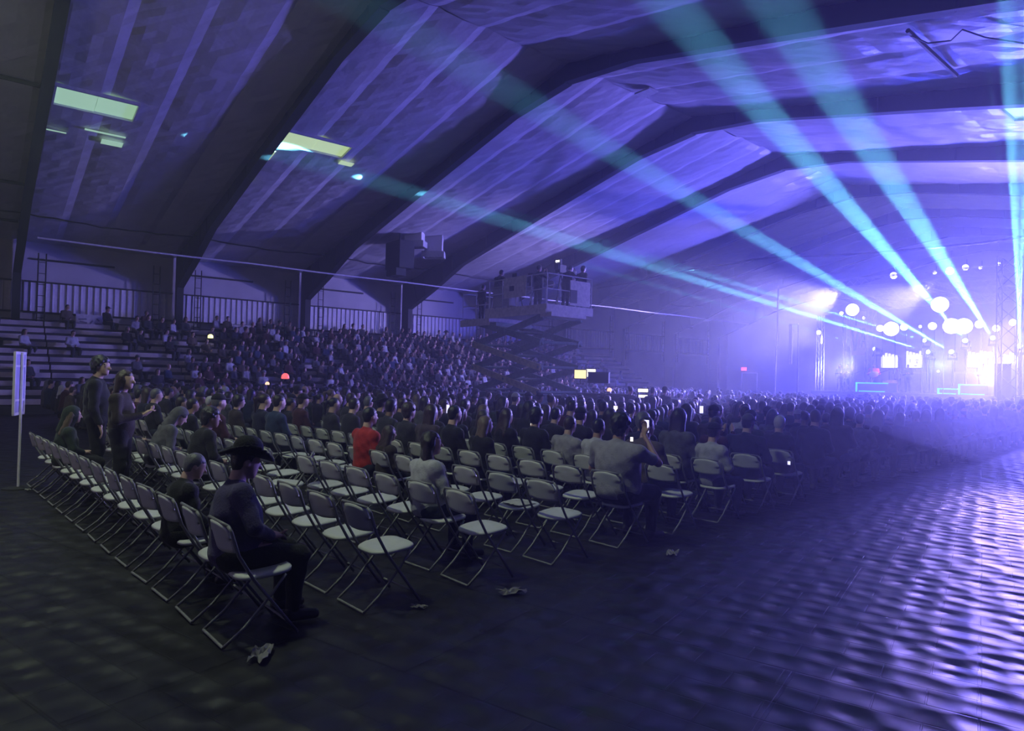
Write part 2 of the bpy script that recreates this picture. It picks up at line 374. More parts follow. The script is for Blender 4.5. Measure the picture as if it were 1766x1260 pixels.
tag(g.build('railing', m_steel),'dark railing along the top walkway','railing')
# banners on the rail
m_ban = mat('white_vinyl_banner', (.62,.6,.66), .5); m_ink = mat('faded_banner_ink', (.16,.15,.26), .6)
a_ = onX(131,541,-40.4); b_ = onX(194,545,-40.4); c_ = onX(131,569,-40.4)
L = abs(b_.y-a_.y); hgt = a_.z-c_.z
t = thing('banner','white banner with faded brush strokes on the top rail at left','banner',(-40.4,(a_.y+b_.y)/2,(a_.z+c_.z)/2))
g = MB(); g.box((0,0,0),(.02,L,hgt)); g.build('sheet', m_ban, t)
g = MB()
for (yy,zz,ll,aa) in [(-.32,.2,.22,.1),(-.30,.02,.2,-.2),(-.2,-.2,.24,.3),(-.08,.05,.12,.9),(.1,.2,.1,-.8),(.15,-.05,.25,.05),(.3,.1,.2,.4),(.36,-.2,.16,-.3)]:
    g.box((.016,yy*L,zz*hgt),(.004,ll*L,.09*hgt),Matrix.Rotation(aa,3,'X'))
g.build('lettering', m_ink, t)
p1 = onX(388,560,-40.3); p2 = onX(436,566,-40.3)
g = MB(); g.box((0,0,0),(.02,abs(p2.y-p1.y),.7)); g.box((.02,-.6,-.6),(.02,.5,.6)); o = g.build('banner', m_ban, loc=(-40.3,(p1.y+p2.y)/2,p1.z-.3)); tag(o,'pale cloth hung on the top rail in the second bay','banner')
# small white notices fixed to bleacher fronts
for (x,y,lb) in [(52,638,'white notice on the bleacher front at far left'),(366,643,'white notice on the bleacher front beside the red-lit crowd'),(572,648,'white notice with a dark mark under the third bay crowd')]:
    X_=-33.3; p = onX(x,y,X_); g = MB(); g.box((0,0,0),(.03,.62,.32)); o=g.build('notice_sheet', m_ban, loc=p); tag(o,lb,'notice')
n_ = 28; V = []; Fs = []
for i in range(n_//2+1):
    for j in range(n_):
        a,b_ = math.pi*i/(n_//2),2*math.pi*j/n_; V.append((math.sin(a)*math.cos(b_)*7.0,math.sin(a)*math.sin(b_)*12.0,math.cos(a)*2.6))
for i in range(n_//2):
    for j in range(n_): Fs.append((i*n_+j,i*n_+(j+1)%n_,(i+1)*n_+(j+1)%n_,(i+1)*n_+j))
g = MB(); g.add(V,Fs); me = g.mesh('haze_bank'); bm = bmesh.new(); bm.from_mesh(me); bmesh.ops.remove_doubles(bm, verts=bm.verts, dist=.001); bm.to_mesh(me); bm.free()
mh3 = mh.copy(); mh3.name = 'low_haze_bank'; mh3.node_tree.nodes['Volume Scatter'].inputs['Density'].default_value = 0.011
o = link('haze', me, mh3, None, (-.6,17.5,2.7)); tag(o,'low bank of blue haze drifting over the aisle at right','haze',kind='stuff')

# ------------------------------------------------------------------ sculpting bodies: one continuous surface from a distance field
def _rc(P, a, b, ra, rb):       # tapered capsule
    a = np.array(a,float); b = np.array(b,float); ba = b-a; L = max((ba*ba).sum(),1e-9)
    h = np.clip(((P-a)@ba)/L,0,1); return np.linalg.norm(P-a-h[...,None]*ba,axis=-1)-(ra+(rb-ra)*h)
def _el(P, c, r, R=None):       # ellipsoid
    q = P-np.array(c,float)
    if R is not None: q = q@R
    r = np.array(r,float); k0 = np.linalg.norm(q/r,axis=-1); k1 = np.linalg.norm(q/(r*r),axis=-1)
    return k0*(k0-1)/np.maximum(k1,1e-6)
def _smin(a, b, k): h = np.maximum(k-np.abs(a-b),0)/k; return np.minimum(a,b)-h*h*k*.25
def surf_net(fn, lo, hi, vox):
    lo = np.array(lo,float); n = np.ceil((np.array(hi)-lo)/vox).astype(int)+1
    ax = [lo[i]+vox*np.arange(n[i]) for i in range(3)]
    P = np.stack(np.meshgrid(*ax,indexing='ij'),-1).astype(np.float32); D = fn(P); ins = D < 0
    ce = np.zeros(tuple(n-1),np.int32); off = [(i,j,k) for i in (0,1) for j in (0,1) for k in (0,1)]
    for o in off: ce += ins[o[0]:n[0]-1+o[0],o[1]:n[1]-1+o[1],o[2]:n[2]-1+o[2]]
    act = (ce>0)&(ce<8); idx = -np.ones(tuple(n-1),np.int64); cells = np.argwhere(act); idx[act] = np.arange(len(cells))
    acc = np.zeros((len(cells),3)); cnt = np.zeros(len(cells)); ci,cj,ck = cells.T
    for o in off:
        for a in range(3):
            if o[a]: continue
            q = list(o); q[a] = 1
            d0 = D[ci+o[0],cj+o[1],ck+o[2]]; d1 = D[ci+q[0],cj+q[1],ck+q[2]]; m = (d0<0)!=(d1<0)
            t = np.where(m,d0/np.where(m,d0-d1,1),0); p = np.tile(np.array(o,float),(len(cells),1)); p[:,a] = t
            acc += p*m[:,None]; cnt += m
    V = lo+vox*(cells+acc/np.maximum(cnt,1)[:,None]); faces = []
    for a in range(3):
        b,c = (a+1)%3,(a+2)%3
        s0 = [slice(None)]*3; s1 = [slice(None)]*3; s0[a] = slice(0,-1); s1[a] = slice(1,None)
        ch = ins[tuple(s0)] != ins[tuple(s1)]; E_ = np.argwhere(ch); E_ = E_[(E_[:,b]>0)&(E_[:,c]>0)&(E_[:,b]<n[b]-1)&(E_[:,c]<n[c]-1)]
        if not len(E_): continue
        qs = []
        for db,dc in ((1,1),(0,1),(0,0),(1,0)):
            e = E_.copy(); e[:,b] -= db; e[:,c] -= dc; qs.append(idx[e[:,0],e[:,1],e[:,2]])
        Q = np.stack(qs,1); fl = ins[E_[:,0],E_[:,1],E_[:,2]]; Q[~fl] = Q[~fl][:,::-1]; faces.append(Q)
    return V.astype(np.float32), np.concatenate(faces) if faces else np.zeros((0,4),int)
def np_mesh(name, V, F_, smooth=True, mi=None):
    me = bpy.data.meshes.new(name); me.vertices.add(len(V)); me.vertices.foreach_set('co', np.asarray(V,np.float32).ravel())
    me.loops.add(len(F_)*4); me.loops.foreach_set('vertex_index', np.asarray(F_,np.int32).ravel())
    me.polygons.add(len(F_)); me.polygons.foreach_set('loop_start', np.arange(0,len(F_)*4,4,dtype=np.int32))
    me.update(calc_edges=True); me.validate()
    if smooth: me.polygons.foreach_set('use_smooth', np.ones(len(me.polygons),bool))
    if mi is not None: me.polygons.foreach_set('material_index', np.asarray(mi,np.int32))
    return me
def rotm(yaw, pitch, roll=0): return np.array((Matrix.Rotation(yaw,3,'Z')@Matrix.Rotation(pitch,3,'X')@Matrix.Rotation(roll,3,'Y')))

def body_parts(pose='sit', lean=0.0, side=0.0, twist=0.0, yaw=0.0, pitch=0.0, build=1.0, arms='lap', hair='short', hat=None,
               sleeve='long', vox=0.022, skirt=False, fingers=False):
    """Joint layout in metres, facing +Y, origin on the floor; returns {part: (verts, faces)}."""
    b = build
    if pose == 'sit':
        pel = np.array((0,-.05,.55)); kn = [np.array((s*.15,.38,.50)) for s in (-1,1)]; an = [np.array((s*.15,.34,.10)) for s in (-1,1)]
    else:
        pel = np.array((0,0,.93)); kn = [np.array((s*.10,.03,.50)) for s in (-1,1)]; an = [np.array((s*.11,-.01,.09)) for s in (-1,1)]
    if pose == 'perch': pel = np.array((0,-.05,.80)); kn = [np.array((s*.16,.32,.72)) for s in (-1,1)]; an = [np.array((s*.15,.22,.34)) for s in (-1,1)]
    T = rotm(twist, -lean, side)
    def up(x,y,z): return pel+T@np.array((x,y,z),float)
    chest = up(0,-.01,.30); neck0 = up(0,-.02,.47); neck1 = up(0,.01,.56)
    sh = [up(s*.175*b,-.02,.42) for s in (-1,1)]; hips = [pel+np.array((s*.09,0,0)) for s in (-1,1)]
    Rh = rotm(yaw+twist, -lean*.4-pitch, side*.5); hc = neck1+Rh@np.array((0,.035,.11))
    def hd(x,y,z): return hc+Rh@np.array((x,y,z),float)
    # arms
    el,wr,hdir = [],[],[]
    for i,s in enumerate((-1,1)):
        a = arms if isinstance(arms,str) else arms[i]
        if a == 'lap':  e = up(s*.25*b,.04,.18); w_ = pel+np.array((s*.08,.24,.10)); hv = np.array((-s*.5,.8,-.1))
        elif a == 'hang': e = up(s*.24*b,-.02,.12); w_ = up(s*.25*b,.06,-.10); hv = np.array((0,.2,-1.))
        elif a == 'hold': e = up(s*.25*b,.02,.16); w_ = up(s*.07,.27,.22); hv = np.array((-s*.3,.7,.5))
        elif a == 'phone': e = up(s*.23*b,.22,.30); w_ = up(s*.08,.34,.56); hv = np.array((-s*.15,.25,1.))
        elif a == 'raise': e = up(s*.27*b,.18,.40); w_ = up(s*.22,.26,.64); hv = np.array((0,.2,1.))
        elif a == 'cam': e = up(s*.30*b,.18,.30); w_ = up(s*.16,.40,.40); hv = np.array((-s*.2,1.,.1))
        elif a == 'chin': e = up(s*.20,.28,.06); w_ = up(s*.10,.22,.36); hv = np.array((-s*.4,.2,1.))
        el.append(e); wr.append(w_); hdir.append(hv/np.linalg.norm(hv))
    sit = pose != 'stand'
    def torso(P, g):
        d = _el(P, pel+np.array((0,0,.0)), (.165*b+g,.125*b+g,.14+g))
        d = _smin(d, _el(P, up(0,.015,.16), (.148*b+g,.118*b+g,.17+g), T), .12)
        d = _smin(d, _el(P, chest, (.165*b+g,.115*b+g,.17+g), T), .10)
        for s in sh: d = _smin(d, _rc(P, up(0,-.02,.41), s, .085+g, .062+g), .06)
        return d
    def legs(P, g, d, foot=True):
        for i in range(2):
            d = _smin(d, _rc(P, hips[i], kn[i], .092*b+g, .060+g), .05)
            c = kn[i]+(an[i]-kn[i])*.3+np.array((0,-.015,0))
            d = _smin(d, _rc(P, kn[i], c, .058+g, .058+g), .03); d = _smin(d, _rc(P, c, an[i], .057+g, .037+g), .03)
        return d
    def arm(P, g, d, frac=1.0):
        for i in range(2):
            if frac <= .5: e = sh[i]+(el[i]-sh[i])*frac*2; d = _smin(d, _rc(P, sh[i], e, .056+g, .050+g), .04)
            else:
                d = _smin(d, _rc(P, sh[i], el[i], .055+g, .043+g), .04)
                w_ = el[i]+(wr[i]-el[i])*((frac-.5)*2); d = _smin(d, _rc(P, el[i], w_, .042+g, .029+g), .025)
        return d
    def head(P, d):
        d = _smin(d, _rc(P, neck0, neck1, .062, .055), .05)
        d = _smin(d, _rc(P, neck1, hd(0,-.02,-.02), .055, .055), .03)
        h = _el(P, hd(0,-.008,.022), (.075,.095,.095), Rh); h = _smin(h, _el(P, hd(0,.028,-.035), (.060,.065,.082), Rh), .03)
        h = _smin(h, _el(P, hd(0,.062,-.098), (.028,.022,.020), Rh), .03)
        h = _smin(h, _rc(P, hd(0,.088,.012), hd(0,.113,-.032), .007, .015), .012)      # nose
        h = _smin(h, _el(P, hd(0,.078,.028), (.045,.018,.010), Rh), .015)               # brow
        for s in (-1,1):
            h = np.maximum(h, -_el(P, hd(s*.031,.096,.004), (.016,.014,.009), Rh))       # eye socket
            h = _smin(h, _el(P, hd(s*.031,.076,.004), (.013,.013,.011), Rh), .004)       # eyeball
            h = _smin(h, _el(P, hd(s*.077,-.008,-.008), (.010,.022,.032), Rh), .008)     # ear
        h = _smin(h, _el(P, hd(0,.086,-.064), (.024,.010,.005), Rh), .006); h = _smin(h, _el(P, hd(0,.084,-.074), (.020,.010,.006), Rh), .006)
        return _smin(d, h, .02)
    def hands(P, d):
        for i,s in enumerate((-1,1)):
            hv = hdir[i]; sdv = np.cross(hv,(0,0,1.) if abs(hv[2])<.8 else (0,1.,0)); sdv /= np.linalg.norm(sdv); nv = np.cross(sdv,hv)
            pc = wr[i]+hv*.05
            Rp = np.stack((sdv,hv,nv),1)
            d = _smin(d, _el(P, pc, (.040,.052,.018), Rp), .02)
            if fingers:
                for q,(o,L) in enumerate(((-.028,.062),(-.010,.072),(.009,.068),(.027,.052))):
                    k0 = pc+hv*.042+sdv*o; k1 = k0+hv*L*.55-nv*.012*s; k2 = k1+hv*L*.40-nv*.026*s
                    d = _smin(d, _rc(P,k0,k1,.0095,.0088), .006); d = _smin(d, _rc(P,k1,k2,.0088,.0075), .004)
                t0 = pc-hv*.01+sdv*.034*(-s); t1 = t0+hv*.035+sdv*.026*(-s); t2 = t1+hv*.028
                d = _smin(d, _rc(P,t0,t1,.013,.010), .01); d = _smin(d, _rc(P,t1,t2,.010,.008), .005)
            else:
                d = _smin(d, _rc(P, pc, pc+hv*.07-nv*.02*s, .026, .018), .02)
        return d
    zt = hc[2]+.25
    allp = np.array([pel,chest,*kn,*an,*el,*wr,hc,*sh]+[a+np.array((0,.16,0)) for a in an])
    lo = allp.min(0)-.22; hi = allp.max(0)+.24; lo[2] = 0.0-vox*1.5; out = {}
    def bodyf(P):
        d = torso(P,-.006); d = legs(P,-.004,d)
        for i in range(2): d = _smin(d, _rc(P, an[i]+np.array((0,.0,-.04)), an[i]+np.array((s_(i)*.02,.15,-.06)), .035,.028), .03)
        d = arm(P,-.004,d); d = hands(P,d); return head(P,d)
    def s_(i): return (-1,1)[i]
    out['body'] = surf_net(bodyf, lo, hi, vox)
    frac = {'long':.94,'short':.34,'mid':.72}[sleeve]
    nz = up(0,-.01,.50)
    def wr_(P): return .0045*np.sin(P[...,2]*46+P[...,0]*17)*np.cos(P[...,0]*30+P[...,1]*21)
    def shirtf(P):
        d = torso(P,.014); d = arm(P,.013,d,frac); d = _smin(d,_rc(P,neck0-(neck1-neck0)*.2,neck0+(neck1-neck0)*.2,.075,.070),.03)
        d = d+wr_(P); low = pel[2]-(.08 if not skirt else .3); return np.maximum(d, low-P[...,2])
    out['shirt'] = surf_net(shirtf, lo, hi, vox)
    def trouf(P):
        d = _el(P, pel, (.172*b,.132*b,.135)); d = legs(P,.016,d); d = d+wr_(P)*.7
        top = pel[2]+.06; return np.maximum(d, np.maximum(P[...,2]-top, .085+(.0 if pose!='perch' else .25)-P[...,2]))
    out['trousers'] = surf_net(trouf, lo, hi, vox)
    def shoef(P, only=None):
        d = None
        for i in ((0,1) if only is None else (only,)):
            q = _rc(P, an[i]+np.array((0,-.03,-.045)), an[i]+np.array((s_(i)*.02,.16,-.055)), .048,.040)
            q = _smin(q, _rc(P, an[i]+np.array((0,0,.03)), an[i]+np.array((0,-.02,-.03)), .045,.045), .02); q = np.maximum(q, an[i][2]-.088-P[...,2])
            d = q if d is None else np.minimum(d,q)
        return d
    al = np.array(an); 
    for i in (0,1): out['shoe_%d'%i] = surf_net(lambda P: shoef(P,i), an[i]-[.12,.12,.12], an[i]+[.12,.28,.12], vox)
    # hair
    def cut(P, d, zf=.045, yf=.030):     # keep the face free
        q = (P-hc)@Rh; face = np.maximum(yf-q[...,1], np.maximum(np.abs(q[...,0])-.075, q[...,2]-zf)); d = np.maximum(d, -face)
        if hair in ('short','curly','pony','bun','bald'): d = np.maximum(d, -np.maximum(-.03-q[...,1], q[...,2]-.0))
        return d
    nzf = lambda P,a,f: a*np.sin(P[...,0]*f)*np.sin(P[...,1]*f*1.1+1)*np.sin(P[...,2]*f*.9+2)
    def hairf(P):
        q = (P-hc)@Rh
        if hair == 'short': d = _el(P, hd(0,-.016,.030), (.084,.104,.102), Rh); d = _smin(d,_el(P,hd(0,-.06,-.02),(.068,.045,.07),Rh),.03); d = cut(P,d)+nzf(P,.004,90)
        elif hair == 'curly': d = _el(P, hd(0,-.02,.035), (.105,.120,.118), Rh); d = _smin(d,_el(P,hd(0,-.06,-.03),(.095,.06,.09),Rh),.03); d = cut(P,d,.05,.04)+nzf(P,.014,75)
        elif hair == 'bald': d = _el(P, hd(0,-.022,-.005), (.083,.100,.085), Rh); d = np.maximum(cut(P,d,.1,.0), q[...,2]-.03); d = np.maximum(d,-.07-q[...,2])
        elif hair in ('long','bob','longthin'):
            d = _el(P, hd(0,-.018,.028), (.088,.108,.106), Rh); L = {'long':.36,'bob':.15,'longthin':.46}[hair]
            for s in (-1,0,1): d = _smin(d, _rc(P, hd(s*.055,-.04,.0), up(s*.085,-.085,.50-L*.75), .055,.042 if hair!='bob' else .05), .05)
            d = cut(P,d,.05,.028)+nzf(P,.006,55)
        elif hair == 'pony':
            d = _el(P, hd(0,-.016,.030), (.082,.102,.100), Rh); d = cut(P,d); d = _smin(d,_rc(P,hd(0,-.10,.05),hd(0,-.17,.03),.03,.04),.02); d = _smin(d,_rc(P,hd(0,-.17,.03),hd(0,-.17,-.20),.04,.015),.02)
        elif hair == 'bun': d = _el(P, hd(0,-.016,.030), (.082,.102,.100), Rh); d = cut(P,d); d = _smin(d,_el(P,hd(0,-.09,.10),(.045,.045,.045)),.015)
        return d
    out['hair'] = surf_net(hairf, hc-[.22,.32,.62], hc+[.22,.22,.24], vox)
    if hat:
        def hatf(P):
            q = (P-hc)@Rh; x,y,z = q[...,0],q[...,1],q[...,2]
            if hat == 'cap':
                d = _el(P, hd(0,-.012,.045), (.090,.110,.098), Rh); d = np.maximum(d, .035-z)
                br = _el(P, hd(0,.115,.043), (.075,.085,.012), Rh); d = _smin(d,br,.01)
            elif hat == 'cowboy':
                d = _el(P, hd(0,-.01,.105), (.092,.112,.105), Rh); d = np.maximum(d, .05-z)
                cr = _el(P, hd(0,-.01,.235), (.026,.09,.055), Rh); d = np.maximum(d,-cr)
                zb = .058+np.minimum((np.abs(x)/.17),1.2)**2.4*.062-(np.abs(y+.01)/.21)**2*.022
                rr = np.sqrt((x/.175)**2+((y+.01)/.205)**2)
                br = np.maximum(np.abs(z-zb)-.011, (rr-1)*.17); d = _smin(d,br,.015)
            elif hat == 'hood':
                d = _el(P, hd(0,-.02,.022), (.105,.125,.125), Rh); d = _smin(d,_rc(P,hd(0,-.05,-.05),neck0+np.array((0,-.04,-.03)),.10,.10),.05); d = cut(P,d,.07,.05)
            elif hat == 'beanie':
                d = _el(P, hd(0,-.016,.045), (.092,.110,.112), Rh); d = np.maximum(d,.02-z)
            return d
        out['hat'] = surf_net(hatf, hc-[.24,.26,.24], hc+[.24,.28,.28], min(vox,.016))
    out['_head'] = hc; out['_wr'] = wr; out['_hd'] = hdir; out['_top'] = hc[2]+.12
    return out

def hmat(n,c,r): return mat(n,c,.38,bump=.3,bscale=90,sheen=.25)
SKIN = [mat('skin_light',(.55,.36,.28),.55,bump=.1), mat('skin_mid',(.36,.21,.14),.55,bump=.1), mat('skin_deep',(.16,.085,.055),.55,bump=.1)]
HAIR = {'black':hmat('black_hair',(.008,.007,.008),.45),'brown':hmat('brown_hair',(.035,.02,.013),.5),'dark':hmat('dark_brown_hair',(.016,.010,.008),.5),
        'grey':hmat('grey_hair',(.13,.13,.14),.6),'blond':hmat('blond_hair',(.13,.09,.05),.55),'white':hmat('white_hair',(.5,.5,.5),.6)}
CL = {'black':(.006,.006,.007),'dark':(.012,.012,.014),'navy':(.008,.010,.028),'grey':(.085,.085,.095),'charcoal':(.022,.022,.026),'white':(.42,.42,.44),
      'red':(.36,.018,.012),'maroon':(.045,.008,.010),'teal':(.06,.18,.18),'brown':(.028,.019,.012),'green':(.016,.028,.016),'pink':(.25,.08,.10),
      'blue':(.015,.03,.07),'plaid':(.05,.035,.05),'tan':(.085,.065,.045),'purple':(.05,.04,.11),'lightgrey':(.27,.26,.28),'orange':(.85,.20,.06)}
CLM = {k:mat(k+'_cloth',v,.9,var=.3 if k in('plaid','grey') else .15,scale=14,bump=.25,bscale=60,sheen=.12) for k,v in CL.items()}
CLM['jeans'] = mat('dark_denim',(.022,.028,.05),.9,var=.3,scale=30); CLM['shoe'] = mat('shoe_leather',(.02,.018,.018),.5)

CACHE = {}
def archetype(**kw):
    key = tuple(sorted((k,str(v)) for k,v in kw.items()))
    if key not in CACHE:
        B = body_parts(**kw); CACHE[key] = ({k:np_mesh(k,*v) for k,v in B.items() if k[0]!='_' and len(v[0])}, B)
    return CACHE[key]
def person(kw, loc, rz, label, skin, hairc, top, bottom='jeans', sc_=1.0, group=None, hatm=None, cat='person'):
    M, B = archetype(**kw)
    def mk(nm, me, m, par):
        o = bpy.data.objects.new(nm, me); C.objects.link(o)
        if not me.materials: me.materials.append(None)
        o.material_slots[0].link = 'OBJECT'; o.material_slots[0].material = m
        if par: o.parent = par
        return o
    r = mk('person', M['body'], SKIN[skin], None); r.location = loc; r.rotation_euler = (0,0,rz); r.scale = (sc_,)*3
    tag(r, label, cat, group)
    mk('shirt', M['shirt'], CLM[top], r); mk('trousers', M['trousers'], CLM[bottom], r); mk('shoe', M['shoe_0'], CLM['shoe'], r); mk('shoe', M['shoe_1'], CLM['shoe'], r)
    mk('hair', M['hair'], HAIR[hairc], r)
    if 'hat' in M: mk('hat', M['hat'], CLM[hatm or 'black'], r)
    return r, B
# ------------------------------------------------------------------ folding chairs
m_chw = mat('white_plastic_chair', (.60,.61,.58), .42, var=.06); m_chf = mat('white_chair_tube', (.22,.22,.22), .45)
def make_chair():
    t = thing('folding_chair','white plastic folding chair','chair')
    # seat: rounded, narrower at the rear, slightly dished
    g = MB(); ring = []
    for k in range(28):
        a = 2*math.pi*k/28; ca,sa = math.cos(a),math.sin(a)
        x = .205*math.copysign(abs(ca)**.62,ca)*(1+.10*sa); y = .19*math.copysign(abs(sa)**.68,sa)
        ring.append((x,y))
    V = []; Fs = []
    for (s,z) in ((1,-.012),(1.0,.006),(.93,.016),(.6,.009),(.25,.004)):
        V += [(x*s,y*s+.02,.435+z+.015*(y*s)/.19) for x,y in ring]
    V.append((0,.02,.437)); V.append((0,.02,.423))
    for i in range(4): Fs += [(i*28+k,i*28+(k+1)%28,(i+1)*28+(k+1)%28,(i+1)*28+k) for k in range(28)]
    Fs += [(4*28+k,4*28+(k+1)%28,140) for k in range(28)]+[((k+1)%28,k,141) for k in range(28)]
    g.add(V,Fs); g.build('seat', m_chw, t, smooth=True)
    # backrest: curved panel with rounded upper corners
    g = MB(); V = []; nx,nz = 14,8
    for side in (0,1):
        for j in range(nz+1):
            for i in range(nx+1):
                u = -1+2*i/nx; v = j/nz; wv = .222-(.07*max(0,v-.55)/.45)**1*(1 if v>.55 else 0)*.9; wv -= .03*(1-v)
                x = u*wv; z = .60+.20*v-.022*(u*u)*(1 if v>.5 else -.6)*1.0; y = -.205-.052*v-.030*(1-u*u)+(.008 if side else -.008)
                V.append((x,y,z))
    S = (nx+1)*(nz+1); Fs = []
    for j in range(nz):
        for i in range(nx):
            a = j*(nx+1)+i; Fs += [(a,a+1,a+nx+2,a+nx+1),(S+a,S+a+nx+1,S+a+nx+2,S+a+1)]
    for i in range(nx): a=i; Fs.append((a,S+a,S+a+1,a+1)); a=nz*(nx+1)+i; Fs.append((a,a+1,S+a+1,S+a))
    for j in range(nz): a=j*(nx+1); Fs.append((a,a+nx+1,S+a+nx+1,S+a)); a+=nx; Fs.append((a,S+a,S+a+nx+1,a+nx+1))
    g.add(V,Fs); g.build('backrest', m_chw, t, smooth=True)
    for s in (-1,1):
        g = MB(); g.tube([(s*.19,-.262,.795),(s*.222,-.25,.76),(s*.226,-.20,.60),(s*.226,-.10,.43),(s*.222,.06,.22),(s*.218,.215,.015)],.0115,8)
        g.build('leg', m_chf, t, smooth=True)
    for s in (-1,1):
        g = MB(); g.tube([(s*.20,.13,.425),(s*.20,.03,.30),(s*.20,-.14,.12),(s*.20,-.275,.018)],.0105,8); g.build('leg', m_chf, t, smooth=True)
    g = MB(); g.tube([(-.20,-.275,.018),(.20,-.275,.018)],.0095,8); g.build('crossbar', m_chf, t)
    g = MB(); g.tube([(-.22,.15,.10),(.22,.15,.10)],.008,8); g.build('crossbar', m_chf, t)
    g = MB(); g.tube([(-.19,-.262,.795),(0,-.275,.803),(.19,-.262,.795)],.011,8); g.build('top_rail', m_chf, t, smooth=True)
    return t
ROT = math.radians(4.24); cr_, sr_ = math.cos(ROT), math.sin(ROT)
def seat_pos(k, j, blk=0):
    a = (-4.6 if blk == 0 else -14.4)-.59*j; b_ = 1.93+1.02*k
    return Vector((a*cr_-b_*sr_, a*sr_+b_*cr_, 0))
ORD = ['first','second','third','fourth','fifth','sixth','seventh','eighth','ninth','tenth','eleventh','twelfth','thirteenth','fourteenth','fifteenth','sixteenth','seventeenth','eighteenth','nineteenth','twentieth','twenty-first','twenty-second','twenty-third','twenty-fourth','twenty-fifth','twenty-sixth','twenty-seventh','twenty-eighth','twenty-ninth','thirtieth','thirty-first','thirty-second','thirty-third','thirty-fourth','thirty-fifth']
def rowname(k): return 'back row' if k == 0 else ORD[k]+'-from-back row'
def seatname(j, blk): return ('on the aisle' if j == 0 else ORD[j]+' from the aisle') if blk == 0 else ORD[j]+' seat in left block'
rnd = random.Random(11)
occ = {0:{0,2,11}, 1:{7,10,13}, 2:{1,11,13,14}, 3:{5,6,11,12,14}, 4:{0,4,5,6,7,8,10,11,13,14}, 5:{1,2,3,4,5,6,7,8,10,11,12,13,14}}
chair0 = make_chair(); first = [True]
def put_chair(p, rz, label, group=None):
    if first[0]: c = chair0; c.location = p; c.rotation_euler = (0,0,rz); first[0] = False
    else: c = copy_tree(chair0, p, rz)
    c['label'] = label
    if group: c['group'] = group
    return c
# ------------------------------------------------------------------ who sits where
TOPS = ['black','dark','navy','charcoal','grey','brown','maroon','green','white','blue','plaid','tan','dark','black','black','charcoal','navy','dark']
LK = [dict(hair='short'),dict(hair='long'),dict(hair='short',hat='cap'),dict(hair='bob'),dict(hair='curly'),dict(hair='pony'),dict(hair='bald'),
      dict(hair='short',lean=.12,yaw=.3),dict(hair='long',lean=.05,yaw=-.3),dict(hair='longthin'),dict(hair='short',build=1.15),dict(hair='bun'),
      dict(hair='short',hat='cowboy'),dict(hair='short',arms='phone'),dict(hair='long',arms='phone'),dict(hair='short',hat='beanie'),dict(hair='short',build=1.12,sleeve='short',side=.08,pitch=.1)]
LKN = ['short-haired','long-haired','cap-wearing','bob-haired','curly-haired','ponytailed','balding','short-haired','long-haired','long-haired','broad short-haired','bun-haired','cowboy-hatted','phone-raising','phone-raising long-haired','beanie-wearing','stocky short-haired']
LKW = [9,8,4,4,3,3,2,5,5,4,5,2,1.2,.5,.5,1,4]
HC = ['black','dark','brown','grey','blond','white']; HW = [8,8,6,2,1,.4]
people = []      # (depth, builder args)
HEROES = {}
def crowd_entry(p, rz, rowtxt, kk=None, floor=True, z=0.0):
    li = rnd.choices(range(len(LK)),LKW)[0]; hcol = rnd.choices(HC,HW)[0]; top = rnd.choice(TOPS); sk = rnd.choices([0,1,2],[7,3,1])[0]
    x,y,d = proj(Vector((p.x,p.y,1.2+z)))
    return dict(li=li,hc=hcol,top=top,sk=sk,p=Vector((p.x,p.y,z)),rz=rz,s=rnd.uniform(.93,1.06),row=rowtxt,d=d,vis=(-60<x<1830 and d>0))
def fill(k,j,blk):
    if blk == 0:
        if k in occ: return j in occ[k]
        return rnd.random() < (.93 if k < 9 else .96)
    return rnd.random() < (.72 if k < 3 else .88)
LIFT_C = Vector((-19.9,16.7,0))
for blk,nj in ((0,15),(1,21)):
    for k in range(0,34):
        for j in range(nj):
            p = seat_pos(k,j,blk); rz = ROT+rnd.uniform(-.08,.08)
            if abs(p.x-LIFT_C.x) < 2.9 and abs(p.y-LIFT_C.y) < 2.1: continue
            if -16.9 < p.x < -12.6 and 14.8 < p.y < 18.6: continue
            if blk and k < 2: continue
            if fill(k,j,blk): people.append((crowd_entry(p+Vector((rnd.uniform(-.04,.04),0,0)),rz,(k,j,blk)),k,j,blk))
# people on the bleachers
bl = []
for i in range(NB):
    y = -1.0
    while y < 37.5:
        dens = .13 if y < 6 else (.33 if y < 10 else (.55 if y < 14 else (.78 if y < 34 else .05)))
        if i < 2: dens *= .8
        if rnd.random() < dens:
            p = Vector((BX0-BR*i-.38, y, 0)); e_ = crowd_entry(p, ROT-math.radians(rnd.uniform(45,80)),('b',i),z=(i+1)*BZ+.23-.45)
            if rnd.random() < .38: e_['top'] = rnd.choice(['white','grey','lightgrey','white','tan','blue','maroon'])
            bl.append((e_, i))
        y += .56
for s_ in people: s_[0]['blk'] = s_[3]
allc = [e for e,_,_,_ in people if e['vis']]+[e for e,_ in bl if e['vis']]
allc.sort(key=lambda e:e['d'])
HERO_SEATS = {(0,0,0),(0,2,0),(0,11,0),(1,7,0),(1,10,0),(2,1,0),(3,5,0),(3,6,0),(4,0,0),(5,0,0),(5,1,0),(5,3,0),(7,0,0),(8,0,0)}
NIND = 278
ind = [e for e in allc if e['row'][0] == 'b' or tuple(e['row']) not in HERO_SEATS]
rest = ind[NIND:]; ind = ind[:NIND]
